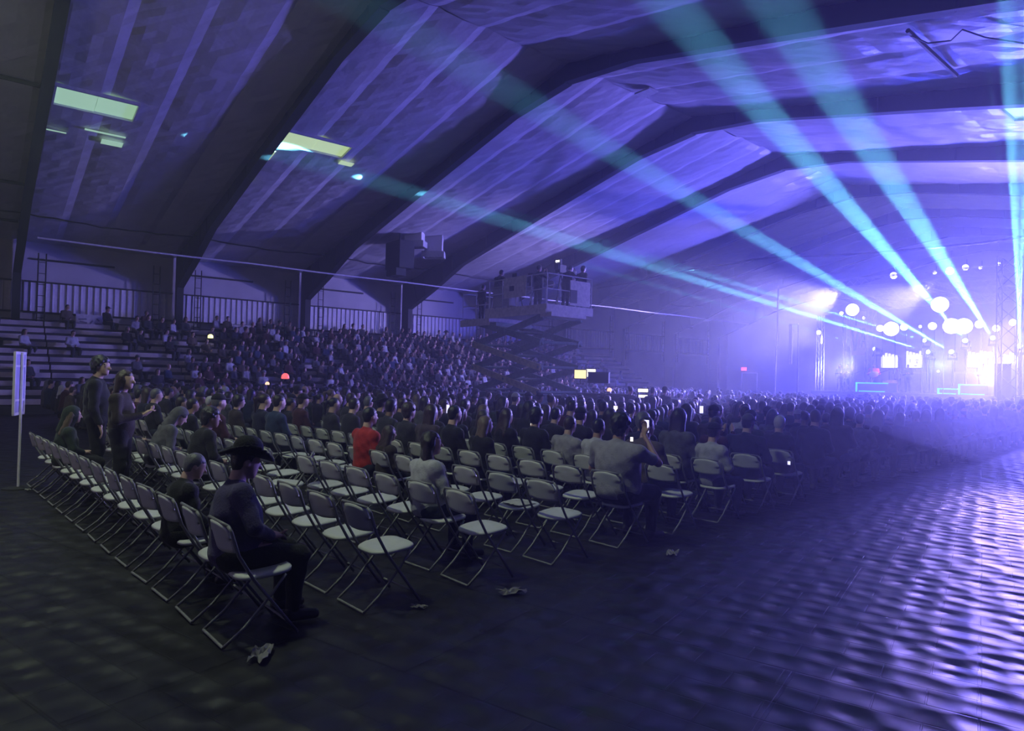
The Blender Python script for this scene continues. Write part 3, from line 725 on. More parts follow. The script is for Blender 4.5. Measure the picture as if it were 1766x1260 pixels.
for e in ind:
    kw = dict(LK[e['li']]); kw['vox'] = .022 if e['d'] < 11 else .028
    nm_ = LKN[e['li']]; nm_ = nm_.replace('-haired',' '+e['hc']+'-haired') if 'haired' in nm_ else nm_+' '+e['hc']+'-haired'
    if nm_.startswith(('short ','long ')): nm_ = nm_.replace(' ','-',1)
    lab = nm_+' spectator in '+e['top']+', '
    if e['row'][0] == 'b': lab += 'bleacher tier %s from the bottom'%ORD[e['row'][1]]; grp = 'spectators on the bleachers'
    else:
        k,j,bk = e['row']; lab += rowname(k)+', '+seatname(j,bk); grp = 'spectators in the centre seats' if bk == 0 else 'spectators in the left block of seats'
    person(kw, e['p'], e['rz'], lab, e['sk'], e['hc'], e['top'], sc_=e['s'], group=grp, hatm='white' if e['li']==2 and e['top']=='navy' else None)
# the rest of the crowd: one object
mats_s = [CLM[k] for k in ('black','navy','charcoal','grey','brown','white','maroon','blue','lightgrey','tan')]+[SKIN[0],SKIN[1]]+[HAIR[k] for k in HC]
mn = {k:i for i,k in enumerate(['black','navy','charcoal','grey','brown','white','maroon','blue','lightgrey','tan'])}
lowc = {}
VV,FF,MI = [],[],[]; base = 0
for e in rest:
    key = e['li']
    if key not in lowc:
        kw = dict(LK[key]); kw['vox'] = .048; lowc[key] = body_parts(**kw)
    B = lowc[key]; c,s = math.cos(e['rz']),math.sin(e['rz']); R_ = np.array(((c,-s,0),(s,c,0),(0,0,1.)))*e['s']
    for pn,mi in (('body',10+(e['sk']>0)),('shirt',mn.get(e['top'],2)),('trousers',2),('hair',12+HC.index(e['hc'])),('hat',mn.get(e['top'],2))):
        if pn not in B: continue
        v,f = B[pn]
        if not len(f): continue
        VV.append(v@R_.T+np.array(e['p'])); FF.append(f+base); MI.append(np.full(len(f),mi)); base += len(v)
if rest:
    me = np_mesh('crowd', np.concatenate(VV), np.concatenate(FF), mi=np.concatenate(MI)); 
    for m in mats_s: me.materials.append(m)
    o = bpy.data.objects.new('distant_crowd', me); C.objects.link(o); tag(o,'dense far crowd filling the rows before the stage and the bleachers','crowd',kind='stuff')
print('individuals', len(ind), 'rest', len(rest))
# ------------------------------------------------------------------ chairs in rows
for k in range(0,9):
    for j in range(15):
        p = seat_pos(k,j,0); hero = (k,j,0) in HERO_SEATS; x,y,d = proj(p+Vector((0,0,.8)))
        if x < -40 or (k == 0 and j > 13): continue
        o_ = hero or (k in occ and j in occ[k]) or k > 5
        if (k,j) == (2,6): continue
        if (k,j) == (5,0): o_ = False
        where = rowname(k)+', '+seatname(j,0)
        if k > 6 and j > 3: continue
        put_chair(p, ROT+rnd.uniform(-.05,.05), ('occupied' if o_ else 'empty')+' white folding chair, '+where, ('occupied' if o_ else 'empty')+' folding chairs on the floor')
put_chair(seat_pos(2,6)+Vector((.25,-.25,0)), ROT+math.radians(150), 'white folding chair turned backwards to face the others, facing away from the stage', 'empty folding chairs on the floor')
for k in range(2,4):
    for j in range(8):
        if (people and True): put_chair(seat_pos(k,j,1), ROT+rnd.uniform(-.05,.05), 'white folding chair in the dark left block, %s, %s seat in'%(rowname(k),ORD[j]), 'folding chairs in the left block')
# ------------------------------------------------------------------ the people who can be singled out
HV = .0125
def sp(k,j,dx=0,dy=0): q = seat_pos(k,j,0); return q+Vector((dx,dy,0))
person(dict(hair='short',hat='cowboy',lean=.04,side=-.17,arms='lap',build=1.34,vox=HV,fingers=True,yaw=-.1,pitch=.18), sp(0,0,-.18,-.04), ROT-.12, 'person in a black cowboy hat and dark purple shirt, legs apart, at the near end', 0,'dark','purple','black',.95,hatm='black')
person(dict(hair='short',lean=.14,side=-.08,arms='lap',build=1.16,vox=HV,yaw=-.2,pitch=.25), sp(0,2,-.12,-.08), ROT, 'hunched grey-haired person in dark jacket behind the cowboy hat', 0,'grey','black','black',.83)
person(dict(hair='bob',lean=.1,arms='lap',build=1.1,vox=.016,hat='hood'), sp(0,11), ROT, 'person in an olive hood in the back row at far left', 0,'blond','green','black',.93,hatm='green')
person(dict(hair='curly',lean=.20,side=-.15,arms='lap',build=1.15,vox=.016,yaw=-.3), sp(1,7), ROT, 'dark curly-haired person in black leaning sideways, second row from the back', 1,'black','black','black',1.0)
person(dict(hair='short',lean=.40,arms='lap',build=1.12,vox=.016,hat='hood',pitch=.4), sp(1,10), ROT, 'person bowed forward in a patterned grey hooded top', 0,'grey','grey','black',.98,hatm='grey')
person(dict(pose='stand',hair='curly',arms='hang',build=1.08,vox=HV,yaw=-.45,fingers=True), seat_pos(.42,11.8), ROT-.25, 'tall standing person with dark curly hair and black shirt', 0,'black','black','black',1.14)
person(dict(pose='stand',hair='long',arms='hold',vox=HV,yaw=-.25,fingers=True), seat_pos(.42,9.4), ROT-.5, 'standing person with long reddish hair holding something at chest height', 0,'brown','brown','black',1.03)
person(dict(hair='longthin',lean=-.02,side=-.06,arms='lap',build=1.26,vox=HV,yaw=-.35), sp(2,1,-.14,0), ROT-.15, 'person with very long dark hair and light grey sweater, third row from the back', 0,'dark','white','jeans',.93)
person(dict(hair='short',arms=('lap','hang'),build=1.2,vox=HV,sleeve='short'), sp(3,6,.16,-.1), ROT, 'person in a bright red T-shirt with thick black hair', 0,'black','red','jeans',1.0)
person(dict(hair='bob',arms='lap',build=1.0,vox=.016,lean=.05), sp(3,5,0,-.1), ROT, 'small brown-haired person in brown between the red shirt and grey sweater', 0,'brown','brown','black',.84)
r,B = person(dict(hair='curly',arms=('lap','phone'),build=1.5,vox=HV,sleeve='short',fingers=True), sp(4,0), ROT, 'large person in a grey T-shirt holding up a phone beside the aisle', 1,'black','lightgrey','black',1.06)
person(dict(hair='short',arms='lap',build=1.18,vox=.016,yaw=-.15), sp(5,1,.22,0), ROT, 'short-haired person in a brown-grey pullover just past the raised phone', 0,'dark','tan','jeans',1.0)
person(dict(hair='short',arms='lap',build=1.12,vox=.016,sleeve='short',side=.05), sp(5,3,.08,0), ROT, 'person in a printed grey T-shirt left of the large grey-shirted person', 0,'brown','lightgrey','jeans',.95)
person(dict(hair='short',hat='cap',arms='lap',build=1.3,vox=.016,lean=.1), sp(7,0,-.12,0), ROT, 'broad person in a pale cap and dark jacket near the aisle', 0,'dark','navy','black',1.0,hatm='grey')
person(dict(hair='short',arms='lap',build=1.0,vox=.016), sp(8,0,-.1,0), ROT, 'white-haired person in dark clothes at the aisle end in the blue haze', 0,'white','dark','black',.97)
# phones
m_scr = mat('lit_phone_screen',(.4,.4,.8),.3,emit=(.62,.60,1.0),es=1.6); m_scrw = mat('bright_phone_screen',(.8,.8,.8),.3,emit=(1,.86,.80),es=2.2)
def phone(label, px, py, d, m, rz=0.0, w_=.075, h_=.15):
    p = atdep(px,py,d); t = thing('phone', label, 'phone', p, ROT+rz)
    g = MB(); g.box((0,0,0),(w_,.009,h_)); g.build('case', m_black, t)
    g = MB(); g.box((0,-.006,0),(w_*.92,.003,h_*.94)); g.build('screen', m, t)
wp = r.matrix_basis@Vector(B['_wr'][1]); hp = wp+Vector((-.01,.05,.10))
x_,y_,d_ = proj(hp); phone('phone with a lavender screen raised by the large grey-shirted person', x_, y_, d_, m_scr, 0)
for (px,py,d,lb,m) in [(773,705,11.2,'lit phone held high left of the lift base',m_scr),(919,729,9.8,'bright phone with a pinkish screen held low in the crowd',m_scrw),(1062,707,11.4,'bright phone below the control desk lights',m_scrw),
                       (1210,706,13.0,'pale phone held up in the right half of the crowd',m_scr),(839,709,12.6,'small phone glow just left of the lift, above dark heads',m_scr),(1090,757,7.6,'tiny lit watch glow beside the raised phone',m_scrw),(1361,798,9.0,'small white phone edge low in the blue haze at right',m_scr)]:
    small = 'tiny' in lb or 'edge' in lb
    phone(lb,px,py,d,m,0,.04 if small else .085,.05 if small else .15)
PART3 = True

# ------------------------------------------------------------------ scissor lift with camera crew
m_lg = mat('lift_green_paint',(.06,.12,.085),.5,var=.3); m_lit_arm = mat('lift_lit_arm',(.30,.29,.08),.5,var=.3); m_deck = mat('lift_deck_metal',(.50,.48,.42),.6,var=.2)  # yellow arm tone puts the light on the near lower arms into the paint
m_rail = mat('lift_rail',(.55,.55,.58),.45); m_tyre = mat('tyre_rubber',(.012,.012,.012),.8)
L0 = LIFT_C; lift = thing('scissor_lift','large raised scissor lift carrying a camera crew above the crowd','scissor lift',(L0.x,L0.y,0))
g = MB(); g.box((0,0,.85),(3.9,1.9,.7)); g.box((0,-.96,.95),(2.0,.25,.5)); g.box((0,.96,.95),(2.0,.25,.5)); g.build('chassis', m_lg, lift)
for sx in (-1.4,1.4):
    for sy in (-1.0,1.0):
        g = MB(); g.lathe([(.2,-.15),(.42,-.14),(.46,-.06),(.46,.06),(.42,.14),(.2,.15)],20,(sx,sy,.46),Matrix.Rotation(math.pi/2,3,'X')); g.build('wheel', m_tyre, lift, True)
NL = 3; z0 = 1.28; dz = (3.98-z0)/NL; HX = 1.98
for lv in range(NL):
    for sy in (-.95,.95):
        for sg in (-1,1):
            yy = sy+(.05 if sg > 0 else -.05)
            a = Vector((-sg*HX,yy,z0+lv*dz)); b_ = Vector((sg*HX,yy,z0+(lv+1)*dz)); ang = math.atan2(b_.z-a.z,b_.x-a.x)
            g = MB(); g.box((a+b_)/2,((b_-a).length+.16,.085,.23),Matrix.Rotation(-ang,3,'Y'))
            g.build('scissor_arm', m_lit_arm if (sy < 0 and lv < 2 and sg < 0) else m_lg, lift)
for lv in range(NL+1):
    for sx in (-HX,HX):
        g = MB(); g.tube([(sx,-1.05,z0+lv*dz),(sx,1.05,z0+lv*dz)],.055,8); g.build('pivot_bar', m_lg, lift)
for lv in range(NL):
    g = MB(); g.tube([(0,-1.05,z0+(lv+.5)*dz),(0,1.05,z0+(lv+.5)*dz)],.055,8); g.build('pivot_bar', m_lg, lift)
g = MB(); g.tube([(-.9,0,z0+.15),(.7,0,z0+dz*1.35)],.09,8); g.build('hydraulic_ram', m_deck, lift)
g = MB(); g.box((.75,0,4.24),(3.5,2.3,.30)); g.box((.75,-1.16,4.12),(3.5,.06,.16)); g.box((2.35,-.2,4.03),(.6,1.7,.14)); g.build('main_deck', m_deck, lift)
g = MB(); g.box((-1.85,0,3.99),(1.9,2.15,.18)); g.box((-1.85,-1.08,3.93),(1.95,.05,.26)); g.build('extension_deck', m_deck, lift)
g = MB(); g.box((-1.0,-.1,3.82),(.9,1.8,.16)); g.build('deck_support', m_lg, lift)
def railrun(x0,x1,y,zb,n):
    for k in range(n+1):
        x = x0+(x1-x0)*k/n; g = MB(); g.tube([(x,y,zb),(x,y,zb+1.08)],.022,6); g.build('rail_post', m_rail, lift)
    for q in (.54,1.08):
        g = MB(); g.tube([(x0,y,zb+q),(x1,y,zb+q)],.02,6); g.build('rail_bar', m_rail, lift)
railrun(-2.75,-.95,-1.03,4.08,2); railrun(-2.75,-.95,1.03,4.08,2); railrun(-.9,2.45,-1.1,4.39,4); railrun(-.9,2.45,1.1,4.39,4)
for x,zb in ((-2.75,4.08),(2.45,4.39)):
    for q in (.54,1.08):
        g = MB(); g.tube([(x,-1.05,zb+q),(x,1.05,zb+q)],.02,6); g.build('rail_bar', m_rail, lift)
g = MB(); g.box((.7,-1.13,5.12),(1.3,.03,.76)); g.build('side_panel', m_deck, lift)
g = MB(); g.box((.55,-1.16,5.08),(.24,.03,.18)); g.build('control_box', m_black, lift)
g = MB(); g.box((2.47,.5,4.88),(.03,1.0,.90)); g.build('end_panel', m_deck, lift)
g = MB(); g.box((2.50,.14,4.75),(.03,.34,.46)); g.build('control_box', m_black, lift)
def on_lift(x,y,z): return Vector((L0.x+x,L0.y+y,z))
def stool(label,x,y,z,h):
    t = thing('stool',label,'stool',on_lift(x,y,z))
    g = MB(); g.lathe([(.19,h-.05),(.2,h-.03),(.2,h),(.17,h+.01)],16); g.build('seat', m_black, t)
    for k in range(4):
        a = math.pi/4+k*math.pi/2; g = MB(); g.tube([(.13*math.cos(a),.13*math.sin(a),h-.04),(.22*math.cos(a),.22*math.sin(a),0)],.015,6); g.build('leg', m_rail, t)
def tvcam(label,x,y,z,rz,hh,lamp=False):
    t = thing('broadcast_camera',label,'video camera',on_lift(x,y,z),rz)
    g = MB(); g.box((0,0,hh),(.22,.42,.30)); g.box((0,-.24,hh+.05),(.18,.12,.18)); g.build('camera_body', m_black, t)
    g = MB(); g.lathe([(.10,.0),(.12,.1),(.13,.5),(.15,.62),(.15,.66)],18,(0,.2,hh),Matrix.Rotation(-math.pi/2,3,'X')); g.build('zoom_lens', m_black, t, True)
    g = MB(); g.box((0,-.18,hh+.25),(.28,.12,.18)); g.build('viewfinder', m_black, t)
    g = MB(); g.tube([(0,-.1,hh-.15),(.15,-.5,hh-.25)],.015,6); g.build('pan_handle', m_black, t)
    for k in range(3):
        a = k*2*math.pi/3+.5; g = MB(); g.tube([(0,0,hh-.16),(.30*math.cos(a),.30*math.sin(a),0)],.022,6); g.build('tripod_leg', m_black, t)
    if lamp: g = MB(); g.box((.02,-.26,hh+.26),(.16,.02,.07)); g.build('viewfinder_glow', mat('viewfinder_glow',(1,1,1),.4,emit=(1,.97,.95),es=4), t)
cr_z = ROT-.05
person(dict(pose='stand',hair='short',arms='hang',build=1.1,vox=.022,lean=.05,pitch=.2), on_lift(-2.2,-.5,4.08), cr_z, 'crew member in black standing at the left end of the lift platform', 1,'black','black','black',.86)
person(dict(pose='perch',hair='short',arms='cam',build=1.15,vox=.022,lean=.25), on_lift(-1.35,-.30,4.53), cr_z, 'crew member in black perched highest, working a long-lens camera', 1,'black','black','black',1.0)
g = MB(); g.box((0,0,.225),(1.0,.9,.45)); o = g.build('riser_box', m_deck, loc=on_lift(-1.35,-.15,4.08)); tag(o,'low grey box on the lift under the highest crew member','box')
stool('tall stool under the highest crew member on the lift',-1.35,-.36,4.53,.68)
person(dict(pose='stand',hair='short',arms='phone',build=1.2,vox=.022), on_lift(.6,.1,4.39), cr_z, 'crew member in black with both arms raised in the middle of the lift', 1,'black','black','black',1.0)
person(dict(pose='stand',hair='short',arms='cam',build=1.1,vox=.022,lean=.35,pitch=.1), on_lift(1.75,.45,4.39), cr_z, 'crew member bending to a camera at the right end of the lift', 0,'black','black','black',.98)
person(dict(pose='stand',hair='curly',arms='hang',build=1.1,vox=.022,lean=.15), on_lift(2.15,.85,4.39), cr_z, 'dark-haired crew member at the far right end of the lift platform', 1,'black','black','black',.93)
tvcam('long-lens camera in front of the highest crew member on the lift',-1.0,.45,4.08,cr_z,1.55)
tvcam('camera with a bright viewfinder at the right of the lift platform',1.25,.65,4.39,cr_z+.2,1.55,True)
tvcam('camera in the middle of the lift platform beside the grey case',-.30,.70,4.39,cr_z-.1,1.2)
g = MB(); g.box((0,0,.45),(1.0,.5,.7)); g.box((0,0,.84),(1.04,.54,.06)); 
for s in (-.42,.42): g.box((s,-.2,.06),(.06,.06,.12)); g.box((s,.2,.06),(.06,.06,.12))
o = g.build('equipment_case', mat('grey_case',(.22,.22,.23),.5), loc=on_lift(-.30,-.75,4.39)); tag(o,'grey equipment case standing on the middle of the lift platform','case')

# ------------------------------------------------------------------ control position in the crowd
m_mon = mat('warm_monitor',(.8,.7,.3),.4,emit=(1,.80,.35),es=1.5,var=.3,scale=30); m_mon2 = mat('white_monitor',(.9,.9,.8),.4,emit=(1,.96,.78),es=2.0,var=.2,scale=30)
def monitor(label,px,py,d,w_,h_,m,rz=0.):
    p = atdep(px,py,d); t = thing('monitor',label,'monitor',p,rz)
    g = MB(); g.box((0,0,0),(w_+.05,.05,h_+.05)); g.build('casing', m_black, t)
    g = MB(); g.box((0,-.03,0),(w_,.01,h_)); g.build('screen', m, t)
    g = MB(); g.tube([(0,.02,-h_/2),(0,.02,-h_/2-.16)],.02,6); g.box((0,.02,-h_/2-.17),(.24,.16,.02)); g.build('stand', m_black, t)
rzc = math.radians(38)
monitor('warm glowing monitor just right of the lift base, the left one of two',1001,645,21,.36,.26,m_mon,rzc)
monitor('pale glowing monitor just right of the lift base, the right one of two',1019,643,21.2,.30,.24,m_mon2,rzc)
monitor('white glowing screen on the control desk, upper one of two',1109,673,21,.30,.10,m_mon2,rzc)
monitor('white glowing screen on the control desk, lower one of two',1109,683,20.9,.27,.08,m_mon2,rzc)
p = atdep(1033,652,20.6); g = MB(); g.box((0,0,0),(.62,.5,.30)); g.box((0,0,.17),(.64,.52,.04)); o = g.build('equipment_case', m_black, loc=p); o.rotation_euler = (0,0,rzc); tag(o,'black case beside the warm monitors by the lift base','case')
p = atdep(1060,690,21.3); t = thing('control_desk','long black control desk behind the crowd to the right of the lift','desk',(p.x,p.y,0),rzc)
g = MB(); g.box((0,.35,1.18),(3.9,.9,.10)); g.build('desk_top', m_black, t)
for sx in (-1.8,1.8):
    for sy in (0,.7): g = MB(); g.box((sx,sy,.57),(.07,.07,1.13)); g.build('leg', m_black, t)
g = MB(); g.box((-.3,.3,1.28),(1.8,.6,.12)); g.build('mixing_console', m_black, t)
person(dict(pose='stand',hair='bun',arms='hold',vox=.028), Vector((*atdep(1087,660,20.2).xy,0)), ROT, 'dark silhouetted crew member at the control desk, left of the white screens',0,'black','black','black',.93)
person(dict(pose='stand',hair='short',arms='hang',build=1.1,vox=.028), Vector((*atdep(1125,660,20.0).xy,0)), ROT, 'dark crew member at the control desk, just right of the white screens',0,'black','black','black',.93)
person(dict(pose='stand',hair='short',hat='beanie',arms='hang',build=1.1,vox=.028), Vector((*atdep(1146,662,20.4).xy,0)), ROT, 'crew member in a tall dark hat right of the control desk',0,'black','black','black',.93,hatm='black')

# ------------------------------------------------------------------ the stage
m_truss = mat('aluminium_truss',(.45,.44,.50),.35,metal=.4); m_stage = mat('stage_skirt',(.03,.03,.04),.8); m_cyan = mat('cyan_led_strip',(.1,.8,.9),.4,emit=(.05,.72,.90),es=1.2)
SX0,SX1,SY0,SY1,SZ = -20.4,4.5,40.0,53.0,1.4
t = thing('stage','wide black concert stage across the far end of the hall','stage',((SX0+SX1)/2,(SY0+SY1)/2,0))
g = MB(); g.box((0,0,SZ-.08),(SX1-SX0,SY1-SY0,.16)); g.build('deck', m_stage, t)
g = MB(); g.box((0,-(SY1-SY0)/2+.1,(SZ-.16)/2),(SX1-SX0-.1,.1,SZ-.18)); g.build('skirt', m_stage, t)
g = MB(); g.box((0,(SY1-SY0)/2-.1,(SZ-.16)/2),(SX1-SX0-.1,.1,SZ-.18)); g.build('skirt', m_stage, t)
def truss(name,label,a,b,w_=.45,group=None,m=None):
    a,b = Vector(a),Vector(b); t = thing(name,label,'truss',a,group=group); v = b-a; L = v.length; u = v.normalized()
    s1 = (Vector((0,0,1)).cross(u) if abs(u.z)<.9 else Vector((1,0,0)).cross(u)).normalized(); s2 = u.cross(s1)
    cs = [s1*i*w_/2+s2*j*w_/2 for i,j in ((-1,-1),(1,-1),(1,1),(-1,1))]
    g = MB()
    for c in cs: g.tube([c,c+v],.03,6)
    g.build('chords', m or m_truss, t)
    g = MB(); n = max(2,int(L/w_)); 
    for k in range(n):
        for q in range(4):
            p0 = cs[q]+v*(k/n); p1 = cs[(q+1)%4]+v*((k+1)/n); g.tube([p0,p1],.015,4,False)
    g.build('lacing', m or m_truss, t); return t
for (Y,z,lb) in [(41.0,6.45,'lowest front lighting truss above the stage'),(41.0,7.9,'topmost front lighting truss above the stage'),(43.2,7.1,'second lighting truss behind the front one'),(46.0,7.85,'high lighting truss over mid stage'),(49.0,7.3,'rear lighting truss over the stage')]:
    truss('lighting_truss', lb,(-20.0,Y,z),(3.5,Y,z),group='trusses over the stage')
for x in (-19.8,-14.5,-9.0,-3.0): truss('lighting_truss','cross truss linking the stage trusses',(x,41.3,7.45),(x,50,7.45),group='cross trusses over the stage')
def column(px,Y,z0_,z1_,label,w_=.45,m=None): p = onY(px,600,Y); truss('tower_truss',label,(p.x,Y,z0_),(p.x,Y,z1_),w_,m=m)
column(1414,40.6,0,6.0,'thin truss tower at the far left of the stage',.32)
column(1463,41.0,SZ,6.2,'left truss leg of the bannered stage tower'); column(1500,42.2,SZ,6.6,'right truss leg of the bannered stage tower')
column(1740,36.5,0,7.8,'tall dark truss tower in front of the stage at right',.75,m_steel)
# banner on the tower, with its two big faded letters
p0,p1 = onY(1465,562,40.6),onY(1499,612,40.6); t = thing('banner','pale violet banner with large dark letters hung on the stage tower','banner',((p0.x+p1.x)/2,40.6,(p0.z+p1.z)/2))
bw,bh = p1.x-p0.x,p0.z-p1.z; g = MB(); g.prism([(-bw/2,bh/2),(bw/2,bh/2),(bw*.28,-bh/2),(-bw*.38,-bh/2)],'y',-.01,.01); g.build('sheet', mat('violet_banner',(.50,.36,.60),.7), t)
g = MB()
for (x0,z0_,x1,z1_) in [(-.36,.42,-.2,-.35),(-.02,.42,-.2,-.35),(.1,-.25,.24,.40),(.24,.40,.38,-.25),(.15,-.02,.34,-.02)]:
    g.tube([(x0*bw,-.03,z0_*bh),(x1*bw,-.03,z1_*bh)],.07,4)
g.build('lettering', m_ink, t)
# stage lights with glowing lenses
m_len = mat('hot_lens',(1,1,1),.4,emit=(.96,.94,1.0),es=7.0)
LENSES = [(1621,525,40.4,.42),(1641,562,45,.46),(1662,562,45.2,.46),(1537,567,44,.44),(1470,534,40.4,.36),(1518,566,44,.2),(1559,564,44,.2),(1608,562,44.6,.22),(1689,559,45,.22),(1718,566,45,.18),(1747,556,45,.18),
 (1451,540,40.4,.10),(1412,573,40.3,.13),(1541,475,43.0,.20),(1612,470,45.7,.10),(1638,467,45.7,.22),(1665,461,45.7,.17),(1691,461,45.7,.10),(1722,455,48.6,.10),(1707,612,43.2,.17),(1490,548,42.0,.08),(1587,563,44.5,.08),(1618,640,44,.06)]
LNW = ['biggest','left of the central bright pair','right of the central bright pair','big one over the left video panel','big one at the left tower']
for i,(x,y,Y,r_) in enumerate(LENSES):
    p = onY(x,y,Y); dr = (Vector((0,0,EYE))-p).normalized()
    M = dr.to_track_quat('Z','Y').to_matrix()
    lb = 'blinding white stage light, '+LNW[i] if i < 5 else ('white stage light high on the trusses' if y < 500 else 'small white stage light among the stage rig')
    t = thing('stage_light',lb,'stage light',p,group=None if i<5 else ('stage lights on the high trusses' if y < 500 else 'small stage lights in the rig'))
    g = MB(); g.lathe([(r_*.5,-r_*1.6),(r_*.9,-r_*1.0),(r_*1.0,-.02)],16,(0,0,0),M); g.build('housing', m_black, t, True)
    g = MB(); g.lathe([(r_*.97,-.01),(r_*.85,r_*.14),(r_*.5,r_*.24),(r_*.1,r_*.28)],20,(0,0,0),M); g.build('lens', m_len, t, True)
    g = MB(); g.tube([(0,.25,r_*.5),(0,.25,r_*.9+.35)] if p.z > 6.6 else [(0,r_+.15,0),(0,r_+.15,SZ-p.z+.02)],.018,6); g.build('clamp' if p.z > 6.6 else 'stand', m_black, t)
m_beam_len = mat('cyan_white_lens',(1,1,1),.4,emit=(.75,.95,1.0),es=9.0)
for i,(s,tg,ang) in enumerate(beam_geo):
    d = (tg-s).normalized(); M = d.to_track_quat('Z','Y').to_matrix()
    t = thing('moving_head_light','moving-head light throwing a narrow cyan beam, %s from the left'%ORD[sorted(range(7),key=lambda q:beam_geo[q][0].x).index(i)],'stage light',s)
    g = MB(); g.lathe([(.09,-.26),(.15,-.2),(.16,.16),(.13,.22)],16,(0,0,0),M); g.build('head', m_black, t, True)
    g = MB(); g.lathe([(.12,.225),(.08,.25),(.02,.26)],16,(0,0,0),M); g.build('lens', m_beam_len, t, True)
    for q in (-.2,.2): g = MB(); g.box((q,0,-.14),(.04,.08,.32)); g.build('yoke_arm', m_black, t)
    g = MB(); g.box((0,0,-.36),(.44,.34,.14)); g.build('base', m_black, t)
    g = MB(); g.tube([(0,0,-.43),(0,0,SZ-s.z+.02)],.05,6); g.tube([(-.35,0,SZ-s.z+.04),(.35,0,SZ-s.z+.04)],.03,6); g.build('stand', m_black, t)
# video panels
m_vid = mat('bright_video_panel',(1,1,.9),.4,emit=(1,1,.84),es=1.5,var=.3,scale=3)
for i,(x0,y0,x1,y1,lb,marks) in enumerate([(1520,615,1548,634,'bright white video panel at stage left with a stepped top edge',[(.6,.35,.3,.04),(.3,.2,.2,.03)]),(1562,612,1590,634,'bright white video panel with small dark signs, second from the left',[(.28,.55,.05,.3),(.7,.6,.2,.08),(.7,.42,.08,.2),(.62,.15,.2,.1)]),
    (1669,612,1702,633,'bright white video panel over the grey amplifiers, third from the left',[(.2,.6,.06,.3),(.32,.5,.2,.06),(.6,.55,.06,.35),(.3,.15,.2,.08),(.8,.5,.04,.4)]),(1730,615,1755,634,'bright yellow-white video panel beside the dark tower',[(.5,.6,.25,.06),(.45,.3,.06,.25),(.6,.3,.06,.25),(.75,.3,.06,.25)])]):
    a,b_ = onY(x0,y0,47.5),onY(x1,y1,47.5); t = thing('video_panel',lb,'video screen',((a.x+b_.x)/2,47.5,(a.z+b_.z)/2)); w_,h_ = b_.x-a.x,a.z-b_.z
    g = MB(); g.box((0,.08,0),(w_+.1,.12,h_+.1)); g.box((0,.08,-(h_/2+((a.z+b_.z)/2-h_/2-SZ)/2)),(.1,.1,(a.z+b_.z)/2-h_/2-SZ)); g.build('cabinet', m_black, t)
    g = MB(); g.box((0,0,0),(w_,.03,h_))
    for k in range(5): g.box((w_*(-.4+.2*k),0,h_/2+.05+.05*((k*7+i*3)%4)/2),(w_*.13,.03,.10+.05*((k*7+i*3)%4)))
    g.build('screen', m_vid, t)
    g = MB()
    for (u,v,ww,hh_) in marks: g.box(((u-.5)*w_,-.02,(v-.5)*h_),(ww*w_,.01,hh_*h_))
    g.build('dark_marks', m_ink, t)
# risers with glowing edges
for (x0,y0,x1,y1,lb) in [(1476,659,1532,671,'low stage riser with a cyan glowing edge at stage left'),(1617,669,1652,677,'shallow cyan-edged riser in the middle of the stage'),(1653,662,1703,678,'taller cyan-edged riser right of the middle')]:
    a,b_ = onY(x0,y0,41.5),onY(x1,y1,41.5); w_,h_ = b_.x-a.x,a.z-SZ; t = thing('riser',lb,'stage riser',((a.x+b_.x)/2,42.1,SZ))
    g = MB(); g.box((0,0,h_/2),(w_,1.2,h_)); g.build('box', mat('blue_riser',(.03,.22,.45),.6), t)
    for (cx,cz,sx_,sz_) in [(0,h_-.03,w_,.06),(-w_/2+.04,h_/2,.08,h_),(0,.04,w_*.8,.05)]: g = MB(); g.box((cx,-.62,cz),(sx_,.04,sz_)); g.build('led_strip', m_cyan, t)
m_amp = mat('grey_amp_cloth',(.45,.45,.5),.7)
for (x0,y0,x1,y1,Y,m,lb) in [(1647,641,1688,662,45,m_amp,'wide pale grey amplifier wall under the video panel'),(1745,641,1768,673,44,m_amp,'pale drum riser block at the right edge of the stage'),(1716,627,1745,682,39.0,m_black,'tall black speaker cabinet in front of the stage at right'),(1704,641,1715,654,45.5,m_amp,'small pale amplifier beside the black cabinet'),(1561,641,1592,664,46,m_amp,'pale backline cabinet behind the band, left of middle')]:
    a,b_ = onY(x0,y0,Y),onY(x1,y1,Y); w_ = b_.x-a.x; zb = 0 if Y < 40 else SZ; h_ = a.z-zb
    t = thing('speaker_cabinet',lb,'speaker',((a.x+b_.x)/2,Y+.3,zb)); g = MB(); g.box((0,0,h_/2),(w_,.8,h_)); g.build('cabinet', m, t)
    g = MB(); g.box((0,-.41,h_/2),(w_*.9,.02,h_*.86)); g.build('grille', m if m is m_black else mat('amp_grille',(.36,.36,.42),.8), t)
# performers
def performer(px,Y,kw,label,hc_,top,sc_=1.0,z=SZ,rz=math.pi+.3): p = onY(px,640,Y); person(dict(pose='stand',vox=.028,**kw), Vector((p.x,Y,z)), rz, label, 0,hc_,top,'black',sc_)
performer(1507,42.4,dict(hair='short',arms='hold',build=1.25),'performer in a bright orange shirt at the left of the stage','dark','orange',1.0,SZ+.0)
performer(1461,43.0,dict(hair='short',arms='hold'),'guitarist in dark clothes near the bannered tower','black','charcoal')
performer(1449,43.6,dict(hair='long',arms='hold'),'performer in dark clothes at the far left edge of the stage','black','dark')
performer(1566,44.6,dict(hair='short',arms='hold'),'performer in pale clothes behind the stage middle','brown','blue')
performer(1697,42.9,dict(hair='short',arms='hold',build=1.1),'dark performer standing beside the taller cyan riser','black','black')
performer(1548,45.5,dict(hair='short',arms='raise'),'drummer-like performer with raised arms below the video panels','brown','white',.9)
